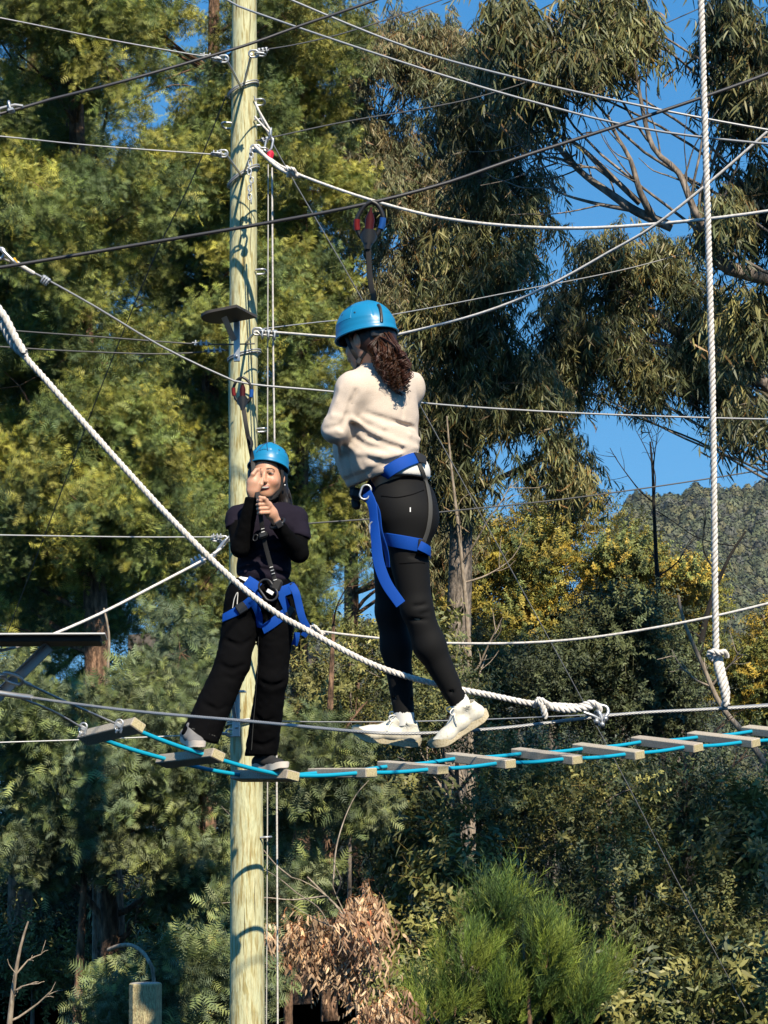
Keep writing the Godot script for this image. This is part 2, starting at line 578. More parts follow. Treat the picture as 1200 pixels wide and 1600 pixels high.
func build_pole() -> void:
	var b := P(384, 1262, 11.4)
	pole_x = b.x
	pole_z = b.z
	var root := thing("climbing_pole", "tall pale yellow treated pine pole behind the climber in black", "pole", Vector3(pole_x, land(pole_x, pole_z), pole_z))
	var mb := MB.new()
	var sides := 28
	var rows := 120
	var nz := FastNoiseLite.new()
	nz.seed = 4
	nz.frequency = 1.0
	for i in rows + 1:
		var y := -0.5 + 8.5 * i / rows
		for j in sides + 1:
			var a := TAU * j / sides
			var d := Vector3(cos(a), 0, sin(a))
			var wob := 0.004 * nz.get_noise_3d(d.x * 1.5, y * 2.2, d.z * 1.5) + 0.0022 * nz.get_noise_3d(d.x * 9.0, y * 2.6, d.z * 9.0)
			var bend := Vector3(0.006 * sin(y * 1.3), 0, 0.006 * cos(y * 1.7))
			mb.add(Vector3(pole_x, y, pole_z) + bend + d * (pole_radius(y) + wob), d, Vector2(float(j) / sides, y))
	for i in rows:
		for j in sides:
			var k := i * (sides + 1) + j
			mb.quad(k, k + sides + 1, k + sides + 2, k + 1)
	part("shaft", mb, M.treated_pine, root)
	# dark drying cracks standing in the face of the pole
	rng.seed = 77
	for i in 20:
		var y := rng.randf_range(0.4, 6.0)
		var a := rng.randf_range(0.3, PI - 0.3)
		var l := rng.randf_range(0.08, 0.4)
		var pts := PackedVector3Array()
		for k in 7:
			var t := k / 6.0
			var aa := a + 0.03 * sin(t * 5.0 + i)
			var yy := y + l * t
			var bend := Vector3(0.006 * sin(yy * 1.3), 0, 0.006 * cos(yy * 1.7))
			pts.append(Vector3(pole_x, yy, pole_z) + bend + Vector3(cos(aa), 0, sin(aa)) * (pole_radius(yy) - 0.0012))
		mb = MB.new()
		mb.tube(pts, [0.0005, 0.0016, 0.0021, 0.0023, 0.002, 0.0015, 0.0005], 5)
		part("drying_crack", mb, M.crack, root)
	# wire collars
	for row in [[90.0, 12.0], [238.0, 18.0], [538.0, 8.0], [840.0, 0.0], [1128.0, 4.0]]:
		var c := pole_at(row[0])
		mb = MB.new()
		for turn in 2:
			var pts := PackedVector3Array()
			for k in 41:
				var a := TAU * k / 40.0
				var d := Vector3(cos(a), 0, sin(a))
				pts.append(c + d * (pole_radius(c.y) + 0.012) + Vector3(0, (0.012 if turn else 0.0) + d.x * row[1] * 0.003, 0))
			mb.tube(pts, 0.0045, 6, false)
		part("wire_collar", mb, M.wire, root)
	# step staples driven into the sides
	for row in [[151.0, -1.0], [146.0, 1.0], [112.0, 1.0], [398.0, 1.0], [660.0, 1.0], [1310.0, 1.0]]:
		var c := pole_at(row[0])
		var s: float = row[1]
		var r := pole_radius(c.y)
		var w := Vector3(0, 0, 0.05)
		mb = MB.new()
		var out := Vector3(s, 0.05, 0)
		mb.tube(smooth([c + out * (r - 0.01) + w, c + out * (r + 0.035) + w, c + out * (r + 0.045), c + out * (r + 0.035) - w, c + out * (r - 0.01) - w], 0.01), 0.006, 7)
		part("step_staple", mb, M.galvanised, root)
	# chain hanging from the second collar
	mb = MB.new()
	var top := P(391, 236, 11.28)
	for k in 13:
		var along := Vector3(0.02 * sin(k * 0.7), -1, 0).normalized()
		mb.link(top + Vector3(0.006 * sin(k * 1.1), -0.022 * k, 0.0), along, Vector3(1, 0, 0) if k % 2 else Vector3(0, 0, 1), 0.032, 0.018, 0.0032)
	part("hanging_chain", mb, M.galvanised, root)
	# the small platform high on the pole
	var pf := platform(root, 493, -0.34, 0.5)
	pf.set_meta("label", "small dark step platform on a steel bracket high on the pole")
	bracket(root, P(369, 1113, 11.29), 0.17)
	# eye bolts with shackles where the cables end
	for row in [[352.0, 240.0], [353.0, 92.0], [393.0, 84.0], [396.0, 232.0], [399.0, 518.0], [352.0, 843.0], [364.0, 1145.0]]:
		mb = MB.new()
		var c := P(row[0], row[1], 11.36)
		var s := signf(row[0] - 380.0)
		mb.tube(PackedVector3Array([pole_at(row[1]), c]), 0.007, 7)
		mb.link(c + Vector3(s * 0.012, 0, 0), Vector3(1, 0, 0), Vector3(0, 1, 0.2).normalized(), 0.05, 0.036, 0.0055)
		mb.link(c + Vector3(s * 0.045, -0.004, 0), Vector3(1, -0.1, 0).normalized(), Vector3(0, 0.2, 1).normalized(), 0.055, 0.032, 0.005)
		part("eye_bolt", mb, M.galvanised, root)

func platform(root: Node3D, py: float, turn: float, reach: float) -> Node3D:
	var pf := Node3D.new()
	pf.name = "step_platform"
	root.add_child(pf, true)
	var c := P(352, py, 11.15)
	var mb := MB.new()
	var b := Basis(Vector3.UP, turn) * Basis(Vector3.FORWARD, -0.10)
	# a plate with rounded outer corners
	var outline := []
	for k in 25:
		var a := PI * 0.5 + PI * k / 24.0
		outline.append(Vector2(-0.02 + cos(a) * 0.10, sin(a) * 0.13))
	outline.append(Vector2(0.12, -0.13))
	outline.append(Vector2(0.12, 0.13))
	var up := []
	var dn := []
	for q in outline:
		up.append(c + b * Vector3(q.x, 0.007, -q.y))
		dn.append(c + b * Vector3(q.x, -0.007, -q.y))
	mb.face(up)
	var rev := dn.duplicate()
	rev.reverse()
	mb.face(rev)
	for k in outline.size():
		var l := (k + 1) % outline.size()
		mb.face([dn[k], dn[l], up[l], up[k]])
	part("plate", mb, M.plywood, pf)
	mb = MB.new()
	mb.col = Color.WHITE
	var f := P(370, 528, 11.27)
	mb.box(f, Basis(Vector3.UP, -0.15), Vector3(0.032, 0.25, 0.012), 0.003)
	part("back_bar", mb, M.galvanised, pf)
	mb = MB.new()
	var lo := P(366, 532, 11.26)
	var hi := c + b * Vector3(0.0, -0.012, 0.02)
	var mid := (lo + hi) * 0.5
	var dir := (hi - lo).normalized()
	mb.box(mid, Basis(dir.cross(Vector3.FORWARD).normalized(), dir, Vector3.BACK), Vector3(0.03, lo.distance_to(hi), 0.008), 0.002)
	part("strut", mb, M.galvanised, pf)
	mb = MB.new()
	mb.lathe(P(369, 557, 11.25), Basis(Vector3.RIGHT, Vector3.BACK, Vector3.DOWN), [Vector2(0.009, 0.0), Vector2(0.009, 0.006), Vector2(0.005, 0.01), Vector2(0.0, 0.01)], 10)
	part("bolt", mb, M.galvanised, pf)
	return pf

func bracket(root: Node3D, at: Vector3, tall: float) -> void:
	var br := Node3D.new()
	br.name = "steel_bracket"
	root.add_child(br, true)
	var mb := MB.new()
	mb.box(at + Vector3(0, -0.01, 0.0), Basis(Vector3.UP, -0.1), Vector3(0.04, tall + 0.06, 0.010), 0.003)
	part("back_bar", mb, M.galvanised, br)
	mb = MB.new()
	mb.box(at + Vector3(-0.012, 0.03, 0.035), Basis(Vector3.UP, -0.3) * Basis(Vector3.RIGHT, 0.4), Vector3(0.02, tall * 0.8, 0.008), 0.002)
	part("strut", mb, M.galvanised, br)
	mb = MB.new()
	mb.box(at + Vector3(0.0, tall * 0.5 + 0.02, 0.02), Basis(Vector3.UP, -0.1), Vector3(0.10, 0.012, 0.07), 0.002)
	part("seat_plate", mb, M.galvanised, br)
	mb = MB.new()
	mb.lathe(at + Vector3(0.002, -tall * 0.45, 0.006), Basis(Vector3.RIGHT, Vector3.BACK, Vector3.DOWN), [Vector2(0.009, 0.0), Vector2(0.009, 0.006), Vector2(0.005, 0.01), Vector2(0.0, 0.01)], 10)
	part("bolt", mb, M.galvanised, br)

func cable(called: String, label: String, pts: Array, px: float, material: Material, clamps := [], step := 0.12, sides := 6) -> Node3D:
	var c := curve(pts, step)
	var d: float = pts[0][2]
	var root := thing(called, label, "rope" if called.contains("rope") else "cable", c[0], "ropes and cables of the course")
	var mb := MB.new()
	mb.tube(c, px * 0.43 * d / FOCAL, sides)
	part("line", mb, material, root)
	for k in clamps:
		grip(root, P(k[0], k[1], k[2]), P(k[3], k[4], k[2]), px * 0.5 * d / FOCAL)
	return root

func grip(root: Node3D, a: Vector3, b: Vector3, r: float) -> void:
	# a doubled-back end held by saddle clamps
	var t := (b - a).normalized()
	var side := t.cross(Vector3.BACK).normalized()
	var mb := MB.new()
	mb.tube(smooth([a, a + t * a.distance_to(b) * 0.15 + side * r * 1.8, b + side * r * 1.8], 0.03), r * 0.9, 6)
	part("tail", mb, M.wire, root)
	for k in 3:
		var c := a.lerp(b, 0.25 + 0.28 * k) + side * r
		mb = MB.new()
		mb.box(c - side * r * 1.6, Basis(t, side, t.cross(side)), Vector3(r * 3.4, r * 2.2, r * 5.0), r * 0.6)
		mb.link(c + side * r * 0.4, side, t.cross(side), r * 6.0, r * 4.2, r * 0.7)
		part("clamp", mb, M.galvanised, root)

func build_cables() -> void:
	cable("overhead_cable", "dark cable rising across the upper left in front of the pole top", [[-220, 232, 7.4], [0, 178, 7.5], [80, 155, 7.6], [200, 125, 7.8], [380, 72, 8.0], [470, 40, 8.1], [600, -5, 8.3], [760, -70, 8.5]], 6.0, M.dark_steel, [[36, 166, 7.5, -40, 186]])
	cable("overhead_cable", "thick dark cable that carries the climber in the cream jumper", [[-260, 458, 8.1], [0, 418, 8.15], [200, 385, 8.2], [420, 348, 8.2], [575, 318, 8.2], [700, 285, 8.25], [800, 250, 8.3], [1000, 185, 8.5], [1200, 115, 8.7], [1400, 30, 8.9]], 7.0, M.dark_steel, [])
	cable("steel_cable", "thin grey cable from the top left corner to the topmost pole collar", [[-200, -8, 10.6], [0, 28, 10.8], [170, 62, 11.1], [300, 85, 11.3], [352, 93, 11.38]], 3.0, M.wire, [[345, 92, 11.35, 312, 87]])
	cable("steel_cable", "thin grey cable reaching the second pole collar from the left", [[-200, 195, 10.6], [0, 213, 10.8], [150, 228, 11.1], [345, 242, 11.38]], 3.0, M.wire, [[350, 242, 11.36, 330, 241]])
	cable("steel_cable", "lower of two grey cables slanting down from pole top to right edge", [[250, -55, 10.6], [355, 0, 10.4], [400, 20, 10.3], [600, 88, 10.0], [800, 150, 9.8], [1000, 200, 9.6], [1200, 225, 9.4], [1400, 240, 9.2]], 4.2, M.wire, [])
	cable("steel_cable", "upper of two grey cables slanting down from top edge to right edge", [[360, -45, 10.2], [455, 0, 10.1], [640, 75, 9.9], [800, 120, 9.7], [1000, 165, 9.5], [1200, 203, 9.4], [1400, 232, 9.3]], 4.2, M.wire, [])
	var r := cable("handline_rope", "white handline rope sagging from the second collar to the right edge", [[394, 232, 11.36], [425, 250, 11.3], [460, 270, 11.2], [575, 311, 10.9], [700, 342, 10.6], [850, 356, 10.2], [1000, 352, 9.9], [1200, 330, 9.5], [1400, 290, 9.2]], 5.4, M.white_rope, [])
	var mb := MB.new()
	mb.tube(curve([[398, 228, 11.34], [430, 258, 11.28], [456, 274, 11.2]], 0.05), 0.010, 7)
	part("spliced_tail", mb, M.white_rope, r)
	mb = MB.new()
	mb.rope(curve([[446, 262, 11.19], [454, 266, 11.18], [461, 272, 11.18], [468, 275, 11.19]], 0.008), 0.016, 0.05)
	mb.rope(curve([[450, 276, 11.2], [453, 264, 11.17], [460, 266, 11.16], [462, 278, 11.2]], 0.008), 0.011, 0.05)
	part("knot", mb, M.white_rope, r)
	cable("steel_cable", "thin dark cable from topmost collar climbing to the top edge", [[397, 80, 11.4], [470, 68, 11.8], [560, 45, 12.4], [690, 0, 13.2], [860, -66, 14.2]], 2.8, M.dull_wire, [[400, 79, 11.45, 420, 76]])
	cable("steel_cable", "thin dark cable from second collar climbing to the upper right", [[400, 220, 11.4], [540, 190, 12.0], [660, 170, 12.6], [760, 148, 13.0], [870, 110, 13.4], [1100, 10, 14.2], [1300, -80, 15.0]], 2.8, M.dull_wire, [[405, 219, 11.45, 428, 214]])
	r = cable("belay_cable", "grey cable that carries the climber dressed in black", [[-160, 330, 9.6], [0, 402, 9.9], [60, 430, 10.0], [150, 480, 10.15], [250, 540, 10.3], [345, 586, 10.4], [390, 600, 10.45], [520, 612, 10.6], [665, 630, 10.8], [800, 640, 11.0], [960, 648, 11.2], [1200, 655, 11.5], [1400, 655, 11.8]], 4.2, M.wire, [[66, 432, 10.0, 78, 440]])
	mb = MB.new()
	mb.tube(curve([[22, 408, 9.92], [40, 420, 9.95], [52, 427, 9.98]], 0.02), 0.011, 8)
	part("swaged_sleeve", mb, M.white_rope, r)
	mb = MB.new()
	mb.link(P(14, 402, 9.9), (P(24, 412, 9.9) - P(4, 392, 9.9)).normalized(), Vector3(0, 0, 1), 0.10, 0.05, 0.008)
	mb.link(P(-8, 398, 9.9), Vector3(1, 0.2, 0).normalized(), Vector3(0, 1, 0), 0.09, 0.05, 0.008)
	part("shackle", mb, M.galvanised, r)
	mb = MB.new()
	mb.tube(curve([[20, 404, 9.9], [26, 414, 9.91]], 0.02), 0.012, 8)
	part("yellow_tag", mb, M.yellow_mark, r)
	cable("handline_rope", "pale rope passing behind the near helmet and rising to the right edge", [[400, 518, 11.36], [440, 520, 11.3], [530, 527, 11.0], [580, 527, 10.8], [625, 522, 10.7], [750, 490, 10.4], [850, 450, 10.2], [950, 395, 10.0], [1040, 340, 9.8], [1200, 205, 9.6], [1400, 10, 9.4]], 4.8, M.white_rope, [[402, 518, 11.33, 436, 521]])
	cable("steel_cable", "thin grey cable from mid pole running behind the near helmet", [[400, 515, 11.45], [500, 503, 11.8], [610, 492, 12.2], [800, 456, 12.8], [1000, 415, 13.4], [1200, 355, 14.0], [1400, 290, 14.6]], 2.6, M.wire, [])
	cable("steel_cable", "upper of two thin dark cables ending beside the high step platform", [[-160, 500, 10.6], [0, 515, 10.8], [150, 526, 11.1], [317, 538, 11.3], [398, 537, 11.3]], 3.0, M.dull_wire, [[330, 538, 11.28, 300, 538]])
	cable("steel_cable", "lower of two thin dark cables ending beside the high step platform", [[-160, 530, 10.6], [50, 545, 10.9], [150, 550, 11.1], [260, 553, 11.25], [357, 547, 11.36]], 3.0, M.dull_wire, [[352, 548, 11.33, 320, 550]])
	r = cable("steel_cable", "level white cable meeting the pole at the black-clad climber's elbow", [[-200, 834, 10.2], [0, 836, 10.5], [200, 839, 11.0], [350, 839, 11.36]], 2.6, M.plate_edge, [[350, 839, 11.32, 330, 839]])
	r = cable("handline_rope", "white rope slanting from the pole down to the left platform", [[351, 850, 11.3], [330, 868, 11.1], [240, 916, 10.6], [150, 962, 10.1], [60, 1000, 9.7], [0, 1017, 9.5], [-60, 1028, 9.35]], 5.0, M.white_rope, [[322, 874, 11.08, 300, 886]])
	mb = MB.new()
	mb.link(P(342, 858, 11.22), (P(350, 846, 11.2) - P(334, 870, 11.2)).normalized(), Vector3(0.7, 0.7, 0.2).normalized(), 0.10, 0.045, 0.007)
	mb.link(P(352, 846, 11.28), Vector3(0.6, 0.8, 0).normalized(), Vector3(0, 0, 1), 0.06, 0.04, 0.006)
	part("quick_link", mb, M.galvanised, r)
	cable("steel_cable", "thin dark cable crossing the sky right of the near climber", [[398, 826, 11.5], [480, 818, 11.7], [620, 808, 12.0], [690, 800, 12.2], [920, 775, 12.8], [1200, 733, 13.4], [1400, 695, 13.8]], 3.2, M.dull_wire, [])
	r = cable("handline_rope", "white handline rope sagging behind the near climber's knees", [[402, 968, 11.3], [450, 977, 11.1], [490, 985, 11.0], [590, 997, 10.8], [700, 1005, 10.6], [850, 1003, 10.4], [1000, 985, 10.2], [1200, 943, 10.0], [1400, 880, 9.8]], 4.8, M.white_rope, [])
	mb = MB.new()
	mb.rope(curve([[480, 979, 10.98], [490, 983, 10.97], [500, 990, 10.97], [512, 989, 10.97]], 0.008), 0.014, 0.05)
	mb.rope(curve([[486, 990, 10.99], [490, 978, 10.96], [497, 984, 10.95], [503, 993, 10.98]], 0.008), 0.010, 0.05)
	part("knot", mb, M.white_rope, r)
	cable("guy_wire", "pale guy wire running from the pole top down to lower right", [[397, 150, 11.45], [425, 222, 11.5], [550, 440, 11.9], [660, 640, 12.4], [760, 820, 12.8], [905, 1085, 13.5], [980, 1225, 13.9], [1060, 1380, 14.4], [1190, 1625, 15.2]], 2.6, M.wire, [])
	cable("guy_wire", "thin dull guy wire falling from the pole top to the left trees", [[353, 150, 11.45], [300, 280, 11.9], [240, 405, 12.4], [160, 600, 13.2], [60, 862, 14.4], [-20, 1070, 15.4]], 2.4, M.dull_wire, [])
	r = cable("hauling_rope", "white hauling rope hanging straight down beside the pole", [[425, 262, 11.35], [427, 560, 11.35], [429, 700, 11.35], [432, 1130, 11.35], [434, 1640, 11.35]], 3.6, M.white_rope, [])
	mb = MB.new()
	mb.box(P(422, 243, 11.36), Basis(Vector3.FORWARD, 0.3), Vector3(0.035, 0.055, 0.03), 0.012)
	part("red_pulley", mb, M.red_plastic, r)
	mb = MB.new()
	mb.link(P(420, 226, 11.37), Vector3(0.2, 1, 0).normalized(), Vector3(1, 0, 0.3).normalized(), 0.075, 0.04, 0.006)
	mb.link(P(423, 208, 11.37), Vector3(0.1, 1, 0).normalized(), Vector3(0, 0, 1), 0.05, 0.03, 0.006)
	part("carabiner", mb, M.galvanised, r)
	mb = MB.new()
	mb.tube(curve([[399, 160, 11.4], [404, 172, 11.38], [423, 205, 11.37]], 0.05), 0.006, 6)
	mb.tube(curve([[398, 182, 11.4], [412, 198, 11.38], [422, 208, 11.37]], 0.05), 0.006, 6)
	part("sling", mb, M.white_rope, r)
	cable("hauling_rope", "thinner cord hanging just left of the white hauling rope", [[419, 256, 11.37], [419, 320, 11.37], [418, 700, 11.37], [418, 1210, 11.37], [416, 1640, 11.37]], 2.4, M.grey_rope, [])
	cable("steel_cable", "low thin cable running left from the pole at ankle height", [[-200, 1166, 11.2], [0, 1160, 11.3], [150, 1155, 11.35], [362, 1146, 11.4]], 2.4, M.plate_edge, [])
	cable("steel_cable", "thin cable behind the near climber's shoes", [[395, 1126, 11.4], [520, 1128, 11.3], [700, 1126, 11.2], [900, 1118, 11.0], [1000, 1113, 10.9], [1200, 1100, 10.7], [1400, 1082, 10.5]], 2.4, M.wire, [])
	# the twisted foot cable
	var c := curve([[-120, 1064, 9.35], [35, 1088, 9.3], [200, 1110, 8.9], [400, 1128, 8.5], [560, 1143, 8.225], [650, 1146, 8.205], [780, 1138, 8.2], [900, 1124, 8.2], [1000, 1114, 8.2], [1200, 1103, 8.2], [1400, 1085, 8.2]], 0.010)
	var root := thing("foot_cable", "twisted steel foot cable under the white shoes", "cable", c[0], "ropes and cables of the course")
	mb = MB.new()
	mb.rope(c, 0.0068, 0.075, 6, 5)
	part("line", mb, M.wire, root)
	mb = MB.new()
	mb.tube(curve([[-20, 1080, 9.32], [20, 1086, 9.3], [50, 1090, 9.27]], 0.03), 0.012, 8)
	part("sleeve", mb, M.galvanised, root)
	# two thick white laid ropes
	c = curve([[-60, 445, 7.9], [-20, 470, 7.9], [8, 500, 7.9], [36, 552, 7.9], [70, 592, 7.9], [150, 682, 7.92], [260, 803, 7.95], [360, 902, 8.0], [430, 957, 8.05], [480, 985, 8.1], [560, 1028, 8.15], [620, 1052, 8.18], [690, 1071, 8.19], [770, 1087, 8.2], [830, 1099, 8.2], [880, 1103, 8.2], [925, 1105, 8.2]], 0.008)
	root = thing("climbing_rope", "thick white twisted rope sagging diagonally from the left edge", "rope", c[0], "ropes and cables of the course")
	mb = MB.new()
	mb.rope(c, 0.0125, 0.058)
	part("line", mb, M.white_rope, root)
	mb = MB.new()
	mb.rope(curve([[-70, 432, 7.88], [-20, 466, 7.88], [5, 492, 7.88], [24, 528, 7.88], [38, 551, 7.88]], 0.008), 0.0155, 0.07)
	mb.rope(curve([[-60, 462, 7.9], [-14, 482, 7.9], [6, 512, 7.9], [22, 540, 7.9], [40, 556, 7.9]], 0.008), 0.0155, 0.07)
	part("spliced_eye", mb, M.white_rope, root)
	mb = MB.new()
	mb.rope(curve([[845, 1097, 8.18], [868, 1106, 8.17], [890, 1109, 8.17], [912, 1106, 8.17], [930, 1101, 8.18]], 0.008), 0.015, 0.06)
	mb.rope(curve([[905, 1104, 8.19], [925, 1098, 8.17], [937, 1106, 8.17], [934, 1116, 8.19]], 0.006), 0.012, 0.055)
	part("spliced_end", mb, M.white_rope, root)
	mb = MB.new()
	mb.rope(curve([[838, 1093, 8.16], [846, 1100, 8.15], [850, 1112, 8.15], [852, 1121, 8.16]], 0.006), 0.013, 0.05)
	mb.rope(curve([[836, 1104, 8.22], [842, 1093, 8.16], [852, 1098, 8.15], [858, 1108, 8.2]], 0.006), 0.011, 0.05)
	part("knot", mb, M.white_rope, root)
	mb = MB.new()
	mb.tube(curve([[912, 1113, 8.15], [926, 1118, 8.15], [940, 1124, 8.16], [950, 1114, 8.18], [948, 1105, 8.19], [940, 1102, 8.19], [932, 1100, 8.19]], 0.01), 0.0062, 8)
	mb.link(P(936, 1122, 8.17), Vector3(0.3, -1, 0).normalized(), Vector3(0.4, 0.1, 1).normalized(), 0.055, 0.036, 0.007)
	for k in [[932.0, 1128.0], [941.0, 1133.0], [946.0, 1124.0]]:
		mb.lathe(P(k[0], k[1], 8.15), Basis(Vector3.RIGHT, 0.9), [Vector2(0.0, -0.012), Vector2(0.008, -0.012), Vector2(0.0095, 0.0), Vector2(0.008, 0.012), Vector2(0.0, 0.012)], 8)
	part("shackle", mb, M.galvanised, root)
	c = curve([[1082, -330, 8.2], [1090, -150, 8.2], [1095, -5, 8.2], [1103, 250, 8.2], [1113, 600, 8.2], [1117, 900, 8.2], [1119, 1030, 8.2]], 0.008)
	root = thing("hanging_rope", "thick white twisted rope hanging vertically near the right edge", "rope", c[c.size() - 1], "ropes and cables of the course")
	mb = MB.new()
	mb.rope(c, 0.0135, 0.062)
	part("line", mb, M.white_rope, root)
	mb = MB.new()
	mb.rope(curve([[1118, 1018, 8.19], [1122, 1045, 8.17], [1131, 1080, 8.17], [1135, 1102, 8.18]], 0.006), 0.015, 0.055)
	mb.rope(curve([[1122, 1020, 8.2], [1128, 1050, 8.19], [1135, 1082, 8.19], [1132, 1104, 8.19]], 0.006), 0.015, 0.055)
	part("spliced_end", mb, M.white_rope, root)
	mb = MB.new()
	mb.rope(curve([[1113, 1031, 8.17], [1108, 1022, 8.16], [1114, 1018, 8.15], [1124, 1020, 8.15], [1132, 1019, 8.17], [1136, 1026, 8.19]], 0.006), 0.012, 0.05)
	part("knot", mb, M.white_rope, root)

func build_left_station() -> void:
	# the next pole, just outside the frame, with its platform reaching in
	var b := P(-95, 1262, 9.7)
	var root := thing("climbing_pole", "step platform with steel strut on the pole past left edge", "pole", Vector3(b.x, land(b.x, b.z), b.z))
	var mb := MB.new()
	mb.tube(PackedVector3Array([Vector3(b.x, -0.5, b.z), Vector3(b.x, 3, b.z), Vector3(b.x, 8, b.z)]), [0.1, 0.09, 0.075], 24)
	part("shaft", mb, M.treated_pine, root)
	mb = MB.new()
	mb.box(P(45, 1001, 9.4), Basis(Vector3.UP, 0.10), Vector3(0.62, 0.030, 0.30), 0.003)
	part("platform_board", mb, M.plywood, root)
	mb = MB.new()
	mb.box(P(48, 995, 9.35), Basis(Vector3.UP, 0.10), Vector3(0.64, 0.008, 0.32), 0.002)
	part("platform_sheet", mb, M.plate_edge, root)
	mb = MB.new()
	var hi := P(78, 1010, 9.4)
	var lo := P(-40, 1125, 9.45)
	var t := (hi - lo).normalized()
	var side := t.cross(Vector3.BACK).normalized()
	var mid := (hi + lo) * 0.5
	mb.box(mid, Basis(side, t, side.cross(t)), Vector3(0.045, hi.distance_to(lo), 0.006), 0.002)
	mb.box(mid - side * 0.02 + Vector3(0, 0, 0.02), Basis(side, t, side.cross(t)), Vector3(0.006, hi.distance_to(lo), 0.04), 0.002)
	part("strut", mb, M.galvanised, root)

func build_ladder() -> void:
	var root := thing("ladder_bridge", "swinging ladder bridge of grey timber rungs on turquoise ropes", "bridge", P(540, 1204, 10.8))
	# near end of each rung in the photograph: x, y of the middle of its right-hand end, depth, tilt of near end, slope along the bridge
	var rows := [[216.0, 1133.0, 9.98, 0.085, -0.62], [341.0, 1180.0, 10.2, 0.035, -0.42], [459.0, 1212.0, 10.43, -0.015, -0.22], [581.0, 1207.5, 10.66, -0.02, 0.04], [692.0, 1203.0, 10.9, -0.07, 0.06], [799.0, 1194.0, 11.13, -0.10, 0.09], [903.0, 1187.5, 11.37, -0.11, 0.12], [1000.0, 1180.0, 11.6, -0.115, 0.15], [1092.0, 1168.5, 11.84, -0.115, 0.17], [1181.0, 1161.0, 12.07, -0.115, 0.19], [1267.0, 1151.0, 12.3, -0.115, 0.2], [1350.0, 1141.0, 12.55, -0.115, 0.2]]
	var rope_a := []
	var rope_b := []
	rng.seed = 5
	for r in rows:
		var near := P(r[0], r[1], r[2])
		var R := Vector3(0.6, r[3] * -1.0 + 0.0, 0.8)     # toward the near end
		R.y = r[3]
		R = R.normalized()
		var A := Vector3(0.8, r[4], -0.6).normalized()
		A = (A - R * A.dot(R)).normalized()
		var U := R.cross(A).normalized()
		if U.y < 0:
			U = -U
		var mb := MB.new()
		var c := near - R * 0.25
		var size := Vector3(0.072 + rng.randf_range(-0.003, 0.003), 0.046, 0.5 + rng.randf_range(-0.01, 0.01))
		var g := rng.randf_range(0.85, 1.08)
		mb.col = Color(g, g * rng.randf_range(0.96, 1.0), g * rng.randf_range(0.9, 0.98))
		mb.box(c, Basis(A, U, A.cross(U)), size, 0.004)
		for e in [-1.0, 1.0]:                              # sawn end grain is yellower
			var o: Vector3 = c + R * (size.z * 0.5 + 0.0006) * e
			mb.col = Color(1.15, 0.98, 0.68)
			var q1 := A * (size.x * 0.5 - 0.004)
			var q2 := U * (size.y * 0.5 - 0.004)
			if A.cross(U).dot(R) * e > 0:
				mb.face([o - q1 - q2, o + q1 - q2, o + q1 + q2, o - q1 + q2])
			else:
				mb.face([o - q1 + q2, o + q1 + q2, o + q1 - q2, o - q1 - q2])
		part("rung", mb, M.grey_timber, root)
		rope_a.append([c + R * 0.17, A])
		rope_b.append([c - R * 0.17, A])
	for list in [rope_a, rope_b]:
		for i in list.size() - 1:
			var a: Vector3 = list[i][0]
			var b: Vector3 = list[i + 1][0]
			var mb := MB.new()
			var mid := (a + b) * 0.5 + Vector3(0, -0.006, 0)
			mb.tube(smooth([a, mid, b], 0.05), 0.0105, 10)
			part("hose_covered_rope", mb, M.teal_hose, root)
	# end wires to the left station
	for row in [[[32, 1063, 9.4], [100, 1095, 9.6], [186, 1133, 9.86]], [[30, 1090, 9.45], [80, 1110, 9.7], [130, 1138, 10.15]]]:
		var mb := MB.new()
		mb.tube(curve(row, 0.1), 0.0055, 8)
		part("end_wire", mb, M.wire, root)
		var e := P(row[2][0], row[2][1], row[2][2] - 0.03)
		mb = MB.new()
		mb.box(e, Basis(Vector3.FORWARD, 0.5), Vector3(0.03, 0.022, 0.02), 0.004)
		mb.link(e + Vector3(0.0, 0.0, 0.008), Vector3(0.3, 1, 0).normalized(), Vector3(1, -0.3, 0.2).normalized(), 0.05, 0.034, 0.0045)
		for s in [-1.0, 1.0]:
			mb.lathe(e + Vector3(0.01 * s, -0.026, 0.008), Basis(Vector3.FORWARD, 0.2), [Vector2(0.0, -0.01), Vector2(0.006, -0.01), Vector2(0.006, 0.01), Vector2(0.0, 0.01)], 8)
		part("wire_clamp", mb, M.galvanised, root)
	var mb2 := MB.new()
	mb2.link(P(20, 1060, 9.38), Vector3(1, -0.3, 0).normalized(), Vector3(0, 0.7, 0.7), 0.085, 0.055, 0.008)
	mb2.link(P(-4, 1056, 9.38), Vector3(1, 0, 0).normalized(), Vector3(0, 0.2, 1).normalized(), 0.07, 0.045, 0.008)
	part("shackle", mb2, M.galvanised, root)
	mb2 = MB.new()
	mb2.tube(curve([[29, 1056, 9.37], [30, 1066, 9.37]], 0.01), 0.006, 7)
	part("orange_tag", mb2, M.yellow_mark, root)
	mb2 = MB.new()
	mb2.tube(curve([[34, 1064, 9.4], [47, 1070, 9.45]], 0.01), 0.009, 8)
	part("sleeve", mb2, M.plate_edge, root)

